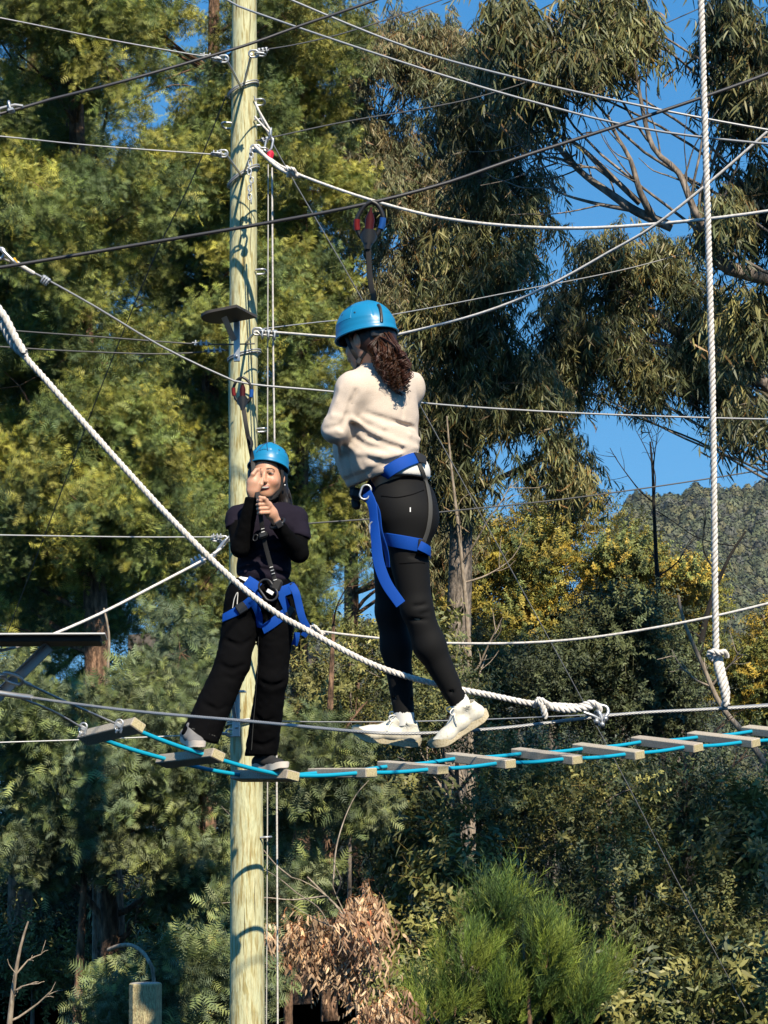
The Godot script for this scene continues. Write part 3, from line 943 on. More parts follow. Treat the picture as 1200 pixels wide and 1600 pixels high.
func build_post() -> void:
	var c := P(228, 1262, 10.7)
	var top := P(228, 1533, 10.7).y
	var b := land(c.x, c.z)
	var root := thing("timber_post", "short octagonal timber post at the bottom edge left of the pole", "post", Vector3(c.x, b, c.z))
	var mb := MB.new()
	var ring := []
	for lv in [[b - 0.3, 0.079], [top - 0.006, 0.079], [top, 0.074]]:
		var row := []
		for k in 8:
			var a := TAU * (k + 0.5) / 8.0 + 0.42
			row.append(Vector3(c.x + cos(a) * lv[1], lv[0], c.z - sin(a) * lv[1]))
		ring.append(row)
	for i in 2:
		for k in 8:
			var l := (k + 1) % 8
			mb.face([ring[i][k], ring[i][l], ring[i + 1][l], ring[i + 1][k]])
	part("shaft", mb, M.post_timber, root)
	mb = MB.new()
	mb.face(ring[2])
	part("sawn_top", mb, M.grey_timber, root)

# ---------------------------------------------------------------- leaves and sprays
class Leaves:
	var v := PackedVector3Array()
	var c := PackedColorArray()
	func tri(a: Vector3, b: Vector3, d: Vector3, col: Color) -> void:
		v.append(a)
		v.append(b)
		v.append(d)
		c.append(col)
		c.append(col)
		c.append(col)
	func blade(a: Vector3, t: Vector3, side: Vector3, length: float, width: float, droop: Vector3, col: Color, steps := 3) -> void:
		# a long leaf tapering at both ends, bent towards droop
		var prev_l := a
		var prev_r := a
		for i in range(1, steps + 1):
			var f := float(i) / steps
			var p := a + t * length * f + droop * length * f * f
			var w := width * 0.5 * sin(PI * minf(0.97, 0.12 + 0.85 * f)) if i < steps else 0.0
			var l := p - side * w
			var r := p + side * w
			if i == 1:
				tri(a, l, r, col)
			elif i == steps:
				tri(prev_l, p, prev_r, col)
			else:
				tri(prev_l, l, prev_r, col)
				tri(prev_r, l, r, col)
			prev_l = l
			prev_r = r
	func stem(a: Vector3, b: Vector3, r: float, col: Color) -> void:
		var t := (b - a).normalized()
		var s := t.cross(Vector3(0.3, 0.2, 0.9)).normalized() * r
		var u := t.cross(s).normalized() * r
		tri(a + s, a - s * 0.5 + u, b, col)
		tri(a - s * 0.5 + u, a - s * 0.5 - u, b, col)
		tri(a - s * 0.5 - u, a + s, b, col)
	func mesh() -> ArrayMesh:
		var a := []
		a.resize(Mesh.ARRAY_MAX)
		a[Mesh.ARRAY_VERTEX] = v
		a[Mesh.ARRAY_COLOR] = c
		var m := ArrayMesh.new()
		m.add_surface_from_arrays(Mesh.PRIMITIVE_TRIANGLES, a)
		return m

func shade(c: Color, lo := 0.8, hi := 1.2) -> Color:
	var k := rng.randf_range(lo, hi)
	return Color(c.r * k, c.g * k, c.b * k)

func some_dir() -> Vector3:
	var z := rng.randf_range(-1, 1)
	var a := rng.randf() * TAU
	var r := sqrt(1.0 - z * z)
	return Vector3(r * cos(a), z, r * sin(a))

# feathery wattle spray: a stem with ferny leaves of many fine leaflets
func wattle_spray(seed_: int, fronds: int, length: float, frond: float, pairs: int) -> ArrayMesh:
	rng.seed = seed_
	var L := Leaves.new()
	L.stem(Vector3.ZERO, Vector3(0.02, length * 0.8, 0), 0.003, Color(0.9, 0.75, 0.5))
	for i in fronds:
		var f := (i + 0.6) / fronds
		var base := Vector3(0.02 * f, length * 0.8 * f, 0)
		var a := i * 2.4 + rng.randf_range(-0.5, 0.5)
		var lift := rng.randf_range(0.3, 1.1) + 0.6 * f
		var t := Vector3(cos(a), lift, sin(a)).normalized()
		var side := t.cross(Vector3.UP).normalized().rotated(t, rng.randf_range(-0.9, 0.9))
		var nn := side.cross(t)
		var fl := frond * rng.randf_range(0.75, 1.2)
		var droop := Vector3(0, -1, 0) * rng.randf_range(0.15, 0.5)
		var col := shade(Color(1, 1, 1), 0.75, 1.15)
		if f > 0.72:
			col = Color(col.r * 1.55, col.g * 1.35, col.b * 0.7)     # yellow budding tip
		L.stem(base, base + t * fl + droop * fl, 0.0012, col)
		for k in pairs:
			var g := (k + 0.5) / pairs
			var p := base + t * fl * g + droop * fl * g * g
			var pl := fl * 0.36 * sin(PI * (0.18 + 0.74 * g))
			for s in [-1.0, 1.0]:
				var q: Vector3 = (side * s + t * 0.55 + nn * rng.randf_range(-0.25, 0.25)).normalized()
				var w := t * pl * 0.13
				L.tri(p - w, p + w, p + q * pl + droop * pl * 0.4, shade(col, 0.75, 1.3))
	return L.mesh()

# a hanging gum spray: a bending twig with long sickle leaves that hang down
func gum_spray(seed_: int, leaves: int, length: float, width: float) -> ArrayMesh:
	rng.seed = seed_
	var L := Leaves.new()
	var prev := Vector3.ZERO
	for i in leaves:
		var f := (i + 0.5) / leaves
		var p := Vector3(0.22 * f + 0.04 * sin(f * 7.0), -0.30 * f * f, 0.06 * sin(f * 4.0 + seed_))
		L.stem(prev, p, 0.0022 * (1.2 - f), Color(1.1, 0.6, 0.35))
		prev = p
		var a := rng.randf() * TAU
		var t := Vector3(cos(a) * 0.55, rng.randf_range(-1.4, -0.35), sin(a) * 0.55).normalized()
		var side := t.cross(some_dir()).normalized()
		var l := length * rng.randf_range(0.65, 1.2)
		var col := shade(Color(1, 1, 1), 0.7, 1.25)
		if rng.randf() < 0.10:
			col = Color(col.r * 1.7, col.g * 0.75, col.b * 0.6)
		L.blade(p, t, side, l, width * rng.randf_range(0.8, 1.2), side * rng.randf_range(-0.25, 0.25) + Vector3(0, -0.15, 0), col, 4)
	return L.mesh()

# an upright shoot with small leaves all round
func shrub_spray(seed_: int, leaves: int, length: float, leaf: float, width: float, up := 0.5) -> ArrayMesh:
	rng.seed = seed_
	var L := Leaves.new()
	L.stem(Vector3.ZERO, Vector3(0.01, length, 0.01), 0.0022, Color(0.8, 0.6, 0.4))
	for i in leaves:
		var f := (i + 0.4) / leaves
		var a := i * 2.4 + rng.randf_range(-0.4, 0.4)
		var t := Vector3(cos(a), rng.randf_range(up - 0.5, up + 0.6), sin(a)).normalized()
		var side := t.cross(Vector3.UP).normalized().rotated(t, rng.randf_range(-0.8, 0.8))
		L.blade(Vector3(0.01 * f, length * f, 0.01 * f), t, side, leaf * rng.randf_range(0.6, 1.2) * (1.2 - 0.4 * f), width * rng.randf_range(0.8, 1.2), Vector3(0, -0.15, 0), shade(Color(1, 1, 1), 0.7, 1.25), 2 if leaf < 0.03 else 3)
	return L.mesh()

# one plume of needle-like foliage
func needle_spray(seed_: int, needles: int, length: float, leaf: float) -> ArrayMesh:
	rng.seed = seed_
	var L := Leaves.new()
	for b in 4:
		var a0 := b * 1.6 + rng.randf()
		var dir := Vector3(cos(a0) * 0.28 * (b > 0 as int), 1.0, sin(a0) * 0.28).normalized()
		var len := length * (1.0 if b == 0 else rng.randf_range(0.55, 0.8))
		L.stem(Vector3.ZERO, dir * len, 0.0016, Color(0.8, 0.8, 0.5))
		for i in needles / 4:
			var f := (i + 0.5) / (needles / 4)
			var a := i * 2.4 + rng.randf()
			var t := (dir + Vector3(cos(a), 0, sin(a)) * 0.55).normalized()
			var side := t.cross(some_dir()).normalized()
			var p := dir * len * f
			var l := leaf * rng.randf_range(0.7, 1.2)
			L.tri(p - side * 0.002, p + side * 0.002, p + t * l, shade(Color(1, 1, 1), 0.6, 1.4))
	return L.mesh()

var S := {}

func sprays() -> void:
	S.wattle = [wattle_spray(101, 13, 0.26, 0.11, 5), wattle_spray(102, 15, 0.28, 0.10, 5), wattle_spray(103, 11, 0.22, 0.12, 5)]
	S.silver = [wattle_spray(111, 10, 0.28, 0.15, 7), wattle_spray(112, 9, 0.25, 0.165, 7)]
	S.gum = [gum_spray(121, 20, 0.12, 0.0145), gum_spray(122, 18, 0.135, 0.016), gum_spray(123, 24, 0.105, 0.0135)]
	S.fine = [shrub_spray(135, 34, 0.30, 0.05, 0.015), shrub_spray(136, 30, 0.26, 0.055, 0.016)]
	S.shrub = [shrub_spray(131, 20, 0.22, 0.05, 0.014), shrub_spray(132, 26, 0.26, 0.042, 0.012)]
	S.broad = [shrub_spray(133, 14, 0.22, 0.085, 0.022, 0.3), shrub_spray(134, 16, 0.24, 0.075, 0.02, 0.2)]
	S.needle = [needle_spray(141, 90, 0.36, 0.055), needle_spray(142, 80, 0.30, 0.06)]
	S.dead = [gum_spray(151, 15, 0.075, 0.017), gum_spray(152, 18, 0.065, 0.019)]

# ---------------------------------------------------------------- plants
func ball() -> Vector3:
	return some_dir() * pow(rng.randf(), 0.3333)

# lobes: [centre, radii, clusters]; look: {sprays, mat, per, size, way, tints}
func crown(root: Node3D, called: String, lobes: Array, look: Dictionary, ends: Array) -> void:
	var at := root_of(root)
	var kinds: Array = look.sprays
	var rows := []
	for k in kinds:
		rows.append(PackedFloat32Array())
	for L in lobes:
		var cen: Vector3 = L[0]
		var rad: Vector3 = L[1]
		var lobe_k := rng.randf_range(0.8, 1.2)
		for i in int(L[2]):
			var d := some_dir()
			var q := d * pow(rng.randf_range(0.12, 1.0), 0.45)
			var cc := cen + Vector3(q.x * rad.x, q.y * rad.y, q.z * rad.z)
			ends.append([cen, cc])
			var cr: float = look.get("cluster", 0.22) * rng.randf_range(0.7, 1.25)
			var k0 := rng.randf_range(0.75, 1.25) * lobe_k
			var tint0: Color = look.tints[rng.randi() % look.tints.size()]
			for j in int(look.per):
				var w := ball()
				var p := cc + Vector3(w.x * cr, w.y * cr * look.get("flat", 0.7), w.z * cr)
				var sz: float = rng.randf_range(look.size[0], look.size[1])
				var b: Basis
				if look.way == "hang":
					b = Basis(Vector3.UP, rng.randf() * TAU) * Basis(Vector3.RIGHT, rng.randf_range(-0.35, 0.35)) * Basis(Vector3.BACK, rng.randf_range(-0.5, 0.35))
				else:
					var dir: Vector3
					if look.way == "up":
						dir = (Vector3(q.x, 0.0, q.z) * 0.7 + Vector3(0.25, 1.0, 0) + some_dir() * 0.35).normalized()
					else:
						dir = (q.normalized() * 0.6 + w * 0.6 + Vector3.UP * 0.15 + some_dir() * 0.55).normalized()
					var s := dir.cross(some_dir()).normalized()
					b = Basis(s, dir, s.cross(dir))
				b = b.scaled(Vector3.ONE * sz)
				var tint: Color = tint0 if rng.randf() < 0.7 else look.tints[rng.randi() % look.tints.size()]
				var kk := k0 * rng.randf_range(0.8, 1.2)
				p -= at
				rows[rng.randi() % kinds.size()].append_array(PackedFloat32Array([b.x.x, b.y.x, b.z.x, p.x, b.x.y, b.y.y, b.z.y, p.y, b.x.z, b.y.z, b.z.z, p.z, tint.r * kk, tint.g * kk, tint.b * kk, 1.0]))
	for k in kinds.size():
		var mm := MultiMesh.new()
		mm.transform_format = MultiMesh.TRANSFORM_3D
		mm.use_colors = true
		mm.mesh = kinds[k]
		mm.instance_count = rows[k].size() / 16
		mm.buffer = rows[k]
		var o := MultiMeshInstance3D.new()
		o.name = called
		o.multimesh = mm
		o.material_override = M[look.mat]
		o.set_meta("kind", "stuff")
		root.add_child(o, true)

func wobble(a: Vector3, b: Vector3, bend: float, steps: int) -> Array:
	var out := []
	var off := some_dir() * a.distance_to(b) * bend
	for i in steps + 1:
		var t := float(i) / steps
		out.append(a.lerp(b, t) + off * sin(PI * t) + some_dir() * a.distance_to(b) * bend * 0.18 * (1.0 if i > 0 and i < steps else 0.0))
	return out

func taper(r0: float, r1: float, n: int) -> Array:
	var out := []
	for i in n:
		out.append(lerpf(r0, r1, float(i) / maxf(1.0, n - 1)))
	return out

# stem: trunk line in the world, r0/r1 its radii; regions: [px, py, rx, ry] in the photograph at depth d; holes the same
func plant(called: String, label: String, category: String, group: String, seed_: int, trunk: Array, r0: float, r1: float, bark: String, d: float, regions: Array, lobe: float, fill: float, look: Dictionary, holes := [], limb := 0.3, part_name := "crown", boughs := []) -> Node3D:
	rng.seed = seed_
	var lobes := []
	for g in regions:
		var rx: float = g[2]
		var ry: float = g[3]
		var pd: float = g[4] if g.size() > 4 else d
		var lr := lobe * FOCAL / pd                       # lobe radius in the photograph's scale
		var cnt := maxi(1, int(ceil(fill * (rx * ry) / (lr * lr))))
		for i in cnt:
			for attempt in 8:
				var q := ball()
				var x: float = g[0] + q.x * maxf(rx - lr * 0.6, 1.0)
				var y: float = g[1] + q.y * maxf(ry - lr * 0.6, 1.0)
				var ok := true
				for h in holes:
					if Vector2((x - h[0]) / (h[2] + lr * 0.75), (y - h[1]) / (h[3] + lr * 0.75)).length() < 1.0:
						ok = false
				if not ok:
					continue
				var depth := pd + q.z * minf((rx + ry) * 0.5 * pd / FOCAL, 2.2)
				var r := lobe * rng.randf_range(0.7, 1.25)
				lobes.append([P(x, y, depth), Vector3(r, r * look.get("tall", 0.75), r), look.clusters])
				break
	var base: Vector3 = trunk[0]
	var root := thing(called, label, category, base, group)
	var ends := []
	crown(root, part_name, lobes, look, ends)
	var mb := MB.new()
	var line := smooth(trunk, 0.35)
	mb.tube(line, taper(r0, r1, line.size()), 12)
	if r0 > 0.03:
		for L in lobes:                                   # a limb to every lobe
			var c: Vector3 = L[0]
			var best := 0
			var score := 1e9
			for i in line.size():
				var flat_d := Vector2(c.x - line[i].x, c.z - line[i].z).length()
				var s := absf(c.y - line[i].y - flat_d * 0.55)
				if s < score:
					score = s
					best = i
			var from := line[best]
			var rr := maxf(lerpf(r0, r1, float(best) / line.size()) * limb, 0.008)
			var path := smooth(wobble(from, c, 0.14, 4), 0.25)
			mb.tube(path, taper(rr, 0.006, path.size()), 5, false)
	for bg in boughs:                                     # [points, thick end, thin end]
		var path := curve(bg[0], 0.08)
		mb.tube(path, taper(bg[1], bg[2], path.size()), 7)
		for k in int(bg[3]) if bg.size() > 3 else 0:
			var q := path[int(path.size() * rng.randf_range(0.25, 0.98))]
			var dd := ((path[path.size() - 1] - path[0]).normalized() + some_dir() * 0.8).normalized()
			var tw := smooth(wobble(q, q + dd * rng.randf_range(0.25, 0.8), 0.12, 4), 0.06)
			mb.tube(tw, taper(0.006, 0.002, tw.size()), 4, false)
	for e in ends:
		if rng.randf() < 0.5:
			mb.tube(PackedVector3Array([e[0], (e[0] + e[1]) * 0.5 + some_dir() * 0.04, e[1]]), [0.006, 0.004, 0.002], 4, false)
	part("trunk" if r0 > 0.03 else "stem", mb, M[bark], root)
	return root

func trunk_line(pts: Array) -> Array:                     # [px, py, d] points; the first is brought down to the ground
	var out := []
	var g := P(pts[0][0], pts[0][1], pts[0][2])
	out.append(Vector3(g.x, land(g.x, g.z) - 0.1, g.z))
	for p in pts:
		var w := P(p[0], p[1], p[2])
		if w.y > out[out.size() - 1].y + 0.15:
			out.append(w)
	return out

func shade_tree(label: String, seed_: int, foot: Vector3, tops: Array, r: float, clusters: int, look: Dictionary) -> void:
	rng.seed = seed_
	var lobes := []
	for t in tops:
		lobes.append([t, Vector3(r, r * 0.8, r), clusters])
		lobes.append([t + some_dir() * r * 0.9, Vector3(r, r * 0.7, r) * 0.8, clusters])
	foot.y = land(foot.x, foot.z) - 0.1
	var root := thing("gum_tree", label, "tree", foot, "trees behind the ropes course")
	crown(root, "crown", lobes, look, [])
	var mb := MB.new()
	var line := smooth([foot, foot + Vector3(0.1, 5, 0), foot + Vector3(-0.3, 10, 0), foot + Vector3(-0.6, 14, 0)], 0.5)
	mb.tube(line, taper(0.28, 0.10, line.size()), 12)
	for L in lobes:
		var path := smooth(wobble(line[int(line.size() * 0.7)], L[0], 0.1, 4), 0.4)
		mb.tube(path, taper(0.07, 0.012, path.size()), 6, false)
	part("trunk", mb, M.gum_bark, root)

# a leafless dead tree: forking black or pale limbs
func bare(called: String, label: String, seed_: int, trunk: Array, r0: float, r1: float, bark: String, forks: int, reach: float, up := 0.6) -> void:
	rng.seed = seed_
	var line := smooth(trunk, 0.12)
	var root := thing(called, label, "tree", trunk[0], "dead trees without leaves")
	var mb := MB.new()
	mb.tube(line, taper(r0, r1, line.size()), 9)
	part("trunk", mb, M[bark], root)
	for i in forks:
		var k := int(line.size() * rng.randf_range(0.3, 0.97))
		var a := rng.randf() * TAU
		var dir := Vector3(cos(a), rng.randf_range(up - 0.4, up + 0.6), sin(a) * 0.5).normalized()
		var l := reach * rng.randf_range(0.4, 1.0)
		var rr := maxf(lerpf(r0, r1, float(k) / line.size()) * 0.5, 0.006)
		mb = MB.new()
		var path := smooth(wobble(line[k], line[k] + dir * l, 0.12, 4), 0.1)
		mb.tube(path, taper(rr, 0.004, path.size()), 6)
		for j in 4:
			var q := path[int(path.size() * rng.randf_range(0.35, 0.95))]
			var d2 := (dir + some_dir() * 0.9).normalized()
			var tw := smooth(wobble(q, q + d2 * l * rng.randf_range(0.2, 0.5), 0.15, 3), 0.1)
			mb.tube(tw, taper(rr * 0.4, 0.0025, tw.size()), 5)
		part("branch", mb, M[bark], root)

func build_land() -> void:
	var mb := MB.new()
	var n := 60
	for i in n + 1:
		for j in n + 1:
			var x := lerpf(-60, 60, i / float(n))
			var z := lerpf(12, -90, j / float(n))
			mb.add(Vector3(x, land(x, z), z), Vector3.UP)
	for i in n:
		for j in n:
			var a := i * (n + 1) + j
			mb.quad(a, a + 1, a + n + 2, a + n + 1)
	var o := solo("ground", mb, M.soil, Vector3.ZERO, "dark leaf-littered ground under the trees", "ground")
	o.set_meta("kind", "structure")

func hill_at(u: float, t: float) -> Vector3:              # u across (photograph x), t from foot 0 to ridge 1 and past it
	var ridge := 800.0 - 22.0 * smoothstep(930.0, 1250.0, u) + 190.0 * smoothstep(1010.0, 850.0, u) + 6.0 * sin(u * 0.05) + 3.0 * sin(u * 0.13 + 1.0)
	ridge -= 34.0 * smoothstep(1260.0, 1700.0, u)
	var d := lerpf(900.0, 1500.0, minf(t, 1.0)) + maxf(0.0, t - 1.0) * 900.0
	var y := lerpf(1290.0, ridge, minf(t, 1.0)) + maxf(0.0, t - 1.0) * 60.0
	var p := P(u, y, d)
	p.y += 9.0 * sin(u * 0.021 + t * 5.0) * sin(PI * minf(t, 1.0))
	return p

func build_hill() -> void:
	var mb := MB.new()
	var nu := 50
	var nt := 24
	for i in nu + 1:
		for j in nt + 1:
			mb.add(hill_at(lerpf(200, 1900, i / float(nu)), j / float(nt) * 1.25), Vector3.UP)
	for i in nu:
		for j in nt:
			var a := i * (nt + 1) + j
			mb.quad(a, a + nt + 1, a + nt + 2, a + 1)
	mb.n.fill(Vector3(0, 0.8, 0.6))
	var o := solo("hill", mb, M.soil, Vector3.ZERO, "wooded hillside under the sky at the right", "hill")
	o.set_meta("kind", "structure")
	# its forest, tree after tree
	rng.seed = 900
	var kinds := []
	for k in 3:
		var L := Leaves.new()
		for i in 200:
			var d := some_dir()
			if d.y < -0.5:
				continue
			var p := Vector3(d.x * 2.6, 3.4 + d.y * 2.9, d.z * 2.6) * rng.randf_range(0.8, 1.1)
			var s := d.cross(some_dir()).normalized() * rng.randf_range(0.5, 0.95)
			var t := d.cross(s).normalized() * rng.randf_range(0.5, 0.95)
			var dd := d * 0.3
			L.tri(p - s - t * 0.6 - dd, p + s - t * 0.6 - dd, p + t, shade(Color(1, 1, 1), 0.6, 1.35))
		L.stem(Vector3.ZERO, Vector3(0, 4, 0), 0.4, Color(1, 0.9, 0.8))
		kinds.append(L.mesh())
	for k in 3:
		var buf := PackedFloat32Array()
		for i in 5500:
			var u := rng.randf_range(850, 1500) if i % 4 else rng.randf_range(300, 1900)
			var p := hill_at(u, rng.randf_range(0.0, 1.02))
			var sz := rng.randf_range(0.8, 1.75)
			var a := rng.randf() * TAU
			var kk := rng.randf_range(0.6, 1.35)
			var tint := Color(0.085, 0.10, 0.045) if rng.randf() < 0.6 else (Color(0.13, 0.125, 0.05) if rng.randf() < 0.5 else Color(0.08, 0.085, 0.06))
			buf.append_array(PackedFloat32Array([cos(a) * sz, 0, sin(a) * sz, p.x, 0, sz * rng.randf_range(0.9, 1.4), 0, p.y, -sin(a) * sz, 0, cos(a) * sz, p.z, tint.r * kk, tint.g * kk, tint.b * kk, 1.0]))
		var mm := MultiMesh.new()
		mm.transform_format = MultiMesh.TRANSFORM_3D
		mm.use_colors = true
		mm.mesh = kinds[k]
		mm.instance_count = buf.size() / 16
		mm.buffer = buf
		var f := MultiMeshInstance3D.new()
		f.name = numbered("hill_forest")
		f.multimesh = mm
		f.material_override = M.leaf
		f.set_meta("kind", "stuff")
		tag(f, "grey-green forest covering the distant hillside", "forest")
		add_child(f)

func build_plants() -> void:
	var olive := [Color(0.245, 0.275, 0.07), Color(0.175, 0.23, 0.07), Color(0.33, 0.32, 0.07), Color(0.11, 0.16, 0.06)]
	var silver := [Color(0.16, 0.205, 0.11), Color(0.215, 0.25, 0.125), Color(0.11, 0.15, 0.08)]
	var gumc := [Color(0.16, 0.165, 0.06), Color(0.10, 0.115, 0.045), Color(0.20, 0.185, 0.065), Color(0.07, 0.085, 0.035)]
	var brownish := [Color(0.17, 0.165, 0.075), Color(0.14, 0.155, 0.065), Color(0.20, 0.165, 0.075)]
	var golden := [Color(0.34, 0.27, 0.04), Color(0.25, 0.24, 0.045), Color(0.40, 0.28, 0.035), Color(0.19, 0.21, 0.05), Color(0.15, 0.18, 0.05)]
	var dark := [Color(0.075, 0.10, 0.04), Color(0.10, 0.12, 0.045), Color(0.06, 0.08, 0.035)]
	var thicket := [Color(0.13, 0.145, 0.045), Color(0.19, 0.195, 0.055), Color(0.08, 0.10, 0.04), Color(0.26, 0.245, 0.07)]
	var wl := {"sprays": S.wattle, "mat": "leaf", "per": 32, "size": [0.5, 0.92], "way": "out", "tints": olive, "clusters": 8, "cluster": 0.21, "flat": 0.6}
	var sl := {"sprays": S.silver, "mat": "leaf", "per": 17, "size": [0.55, 0.95], "way": "out", "tints": silver, "clusters": 7, "cluster": 0.16, "flat": 0.55}
	var gl := {"sprays": S.gum, "mat": "gloss_leaf", "per": 14, "size": [0.8, 1.2], "way": "hang", "tints": gumc, "clusters": 7, "cluster": 0.25, "flat": 0.9, "tall": 0.9}
	var tree_group := "trees behind the ropes course"
	var sky_holes := [[248, 168, 30, 22], [320, 12, 22, 18], [215, 490, 10, 8]]
	# wattles on the left
	plant("wattle_tree", "tall feathery wattle with a dark trunk at the left edge", "tree", tree_group, 201, trunk_line([[176, 1600, 17.5], [170, 1400, 17.5], [155, 1150, 17.6], [148, 900, 17.8], [140, 700, 17.8], [128, 450, 18.0], [120, 200, 18.2], [112, -100, 18.4]]), 0.13, 0.05, "rough_bark", 18.0, [[90, 820, 240, 230], [60, 520, 220, 200], [90, 180, 220, 280], [120, -60, 200, 120], [150, 640, 150, 140], [150, 850, 120, 150]], 0.42, 1.7, wl, sky_holes)
	plant("wattle_tree", "feathery wattle right behind the pale pole", "tree", tree_group, 202, trunk_line([[318, 1500, 21], [322, 1000, 21], [330, 500, 21], [335, -50, 21]]), 0.13, 0.05, "rough_bark", 21.0, [[300, 420, 170, 330], [320, 800, 160, 250], [210, 20, 130, 90], [440, 60, 110, 110], [380, 250, 120, 160], [270, 640, 130, 160]], 0.45, 1.8, wl, sky_holes)
	plant("wattle_tree", "yellow-tipped wattle between the pole and the near climber", "tree", tree_group, 203, trunk_line([[470, 1500, 22.5], [468, 1000, 22.5], [472, 500, 22.5], [470, 60, 22.5]]), 0.12, 0.045, "rough_bark", 22.5, [[465, 190, 90, 140], [485, 560, 85, 210], [475, 870, 110, 170], [445, 380, 80, 120], [500, 330, 50, 90], [490, 60, 60, 70]], 0.42, 1.9, wl, [])
	plant("wattle_tree", "darker wattle filling the gap far left behind the others", "tree", tree_group, 204, trunk_line([[30, 1500, 26], [40, 900, 26], [50, 300, 26], [50, -200, 26]]), 0.16, 0.05, "rough_bark", 26.0, [[60, 250, 220, 380], [210, 680, 300, 280], [60, 900, 260, 220], [330, 260, 160, 300]], 0.55, 1.4, wl, sky_holes)
	# lower boughs and saplings with longer, bluer fronds
	plant("wattle_sapling", "silver-green wattle sapling at the lower left below the rungs", "tree", "young wattles", 211, trunk_line([[120, 1600, 15.5], [130, 1400, 15.5], [140, 1180, 15.5]]), 0.045, 0.012, "rough_bark", 15.5, [[150, 1190, 190, 110], [90, 1320, 150, 100], [60, 1100, 120, 90]], 0.30, 1.3, sl)
	plant("wattle_sapling", "silver-green wattle sapling just left of the pole's lower half", "tree", "young wattles", 212, trunk_line([[320, 1600, 16], [318, 1400, 16], [315, 1150, 16]]), 0.04, 0.012, "rough_bark", 16.0, [[310, 1260, 90, 150], [300, 1080, 90, 110], [330, 1400, 60, 70]], 0.28, 1.3, sl)
	plant("wattle_sapling", "silver-green wattle sapling right of the pole below the rungs", "tree", "young wattles", 213, trunk_line([[450, 1600, 14.5], [455, 1400, 14.5], [470, 1200, 14.5]]), 0.035, 0.01, "rough_bark", 14.5, [[490, 1260, 100, 110], [445, 1180, 60, 80], [440, 1400, 60, 110]], 0.27, 1.5, sl)
	plant("wattle_sapling", "low bluish wattle sapling beside the short timber post", "tree", "young wattles", 214, trunk_line([[300, 1640, 13], [296, 1580, 13], [292, 1530, 13]]), 0.02, 0.006, "rough_bark", 13.0, [[305, 1560, 75, 55], [210, 1590, 60, 40]], 0.2, 1.6, sl, [], 0.3, "foliage")
	# gum trees
	var g2 := gl.duplicate()
	g2.tints = brownish
	plant("gum_tree", "far olive-brown gum tree above the near climber's helmet", "tree", tree_group, 221, trunk_line([[552, 1300, 34], [548, 800, 34], [545, 480, 34], [556, 330, 34], [590, 200, 34]]), 0.17, 0.03, "rough_bark", 34.0, [[590, 90, 100, 90], [650, 270, 110, 150], [560, 300, 80, 120], [690, 90, 80, 70], [580, 520, 80, 130], [670, 440, 70, 90], [540, 200, 60, 90], [650, 620, 60, 90], [600, 760, 90, 120], [680, 850, 70, 90]], 0.58, 3.2, g2, [[600, 140, 10, 8], [665, 150, 6, 6], [690, 12, 40, 12]])
	var g3 := gl.duplicate()
	g3.tints = gumc
	plant("gum_tree", "dark drooping gum tree with a tall trunk right of the near climber", "tree", tree_group, 222, trunk_line([[706, 1500, 24], [712, 1250, 24], [716, 1000, 24], [720, 860, 24], [722, 640, 24], [735, 420, 24], [765, 200, 24]]), 0.20, 0.06, "gum_bark", 24.0, [[780, 260, 85, 130], [770, 430, 95, 110], [700, 500, 75, 90], [715, 620, 75, 90], [820, 600, 90, 90], [870, 700, 50, 60], [760, 130, 80, 90], [720, 730, 60, 60]], 0.48, 2.1, g3, [[860, 480, 14, 60], [640, 590, 22, 60]])
	plant("gum_tree", "mid-distance gum tree with pale olive leaves under the big bough", "tree", tree_group, 223, trunk_line([[1330, 1300, 26], [1300, 900, 26], [1230, 640, 26], [1120, 560, 26], [1000, 480, 26], [940, 420, 26]]), 0.16, 0.04, "gum_bark", 26.0, [[945, 400, 45, 50], [1035, 400, 48, 45], [1000, 450, 50, 35], [930, 560, 90, 60], [1030, 570, 80, 55], [1130, 560, 70, 70], [895, 490, 40, 50], [1090, 480, 50, 60], [860, 590, 50, 50]], 0.36, 1.4, gl, [[870, 310, 50, 50], [1010, 510, 16, 16], [1060, 690, 160, 40], [870, 400, 14, 40]], 0.2, "crown", [[[[1120, 560, 26], [1040, 500, 26], [985, 460, 26], [950, 420, 26]], 0.05, 0.012, 5], [[[1120, 590, 26], [1040, 540, 26], [960, 530, 26], [880, 570, 26]], 0.05, 0.012, 5]])
	var g4 := gl.duplicate()
	g4.per = 12
	g4.cluster = 0.17
	g4.size = [0.6, 0.92]
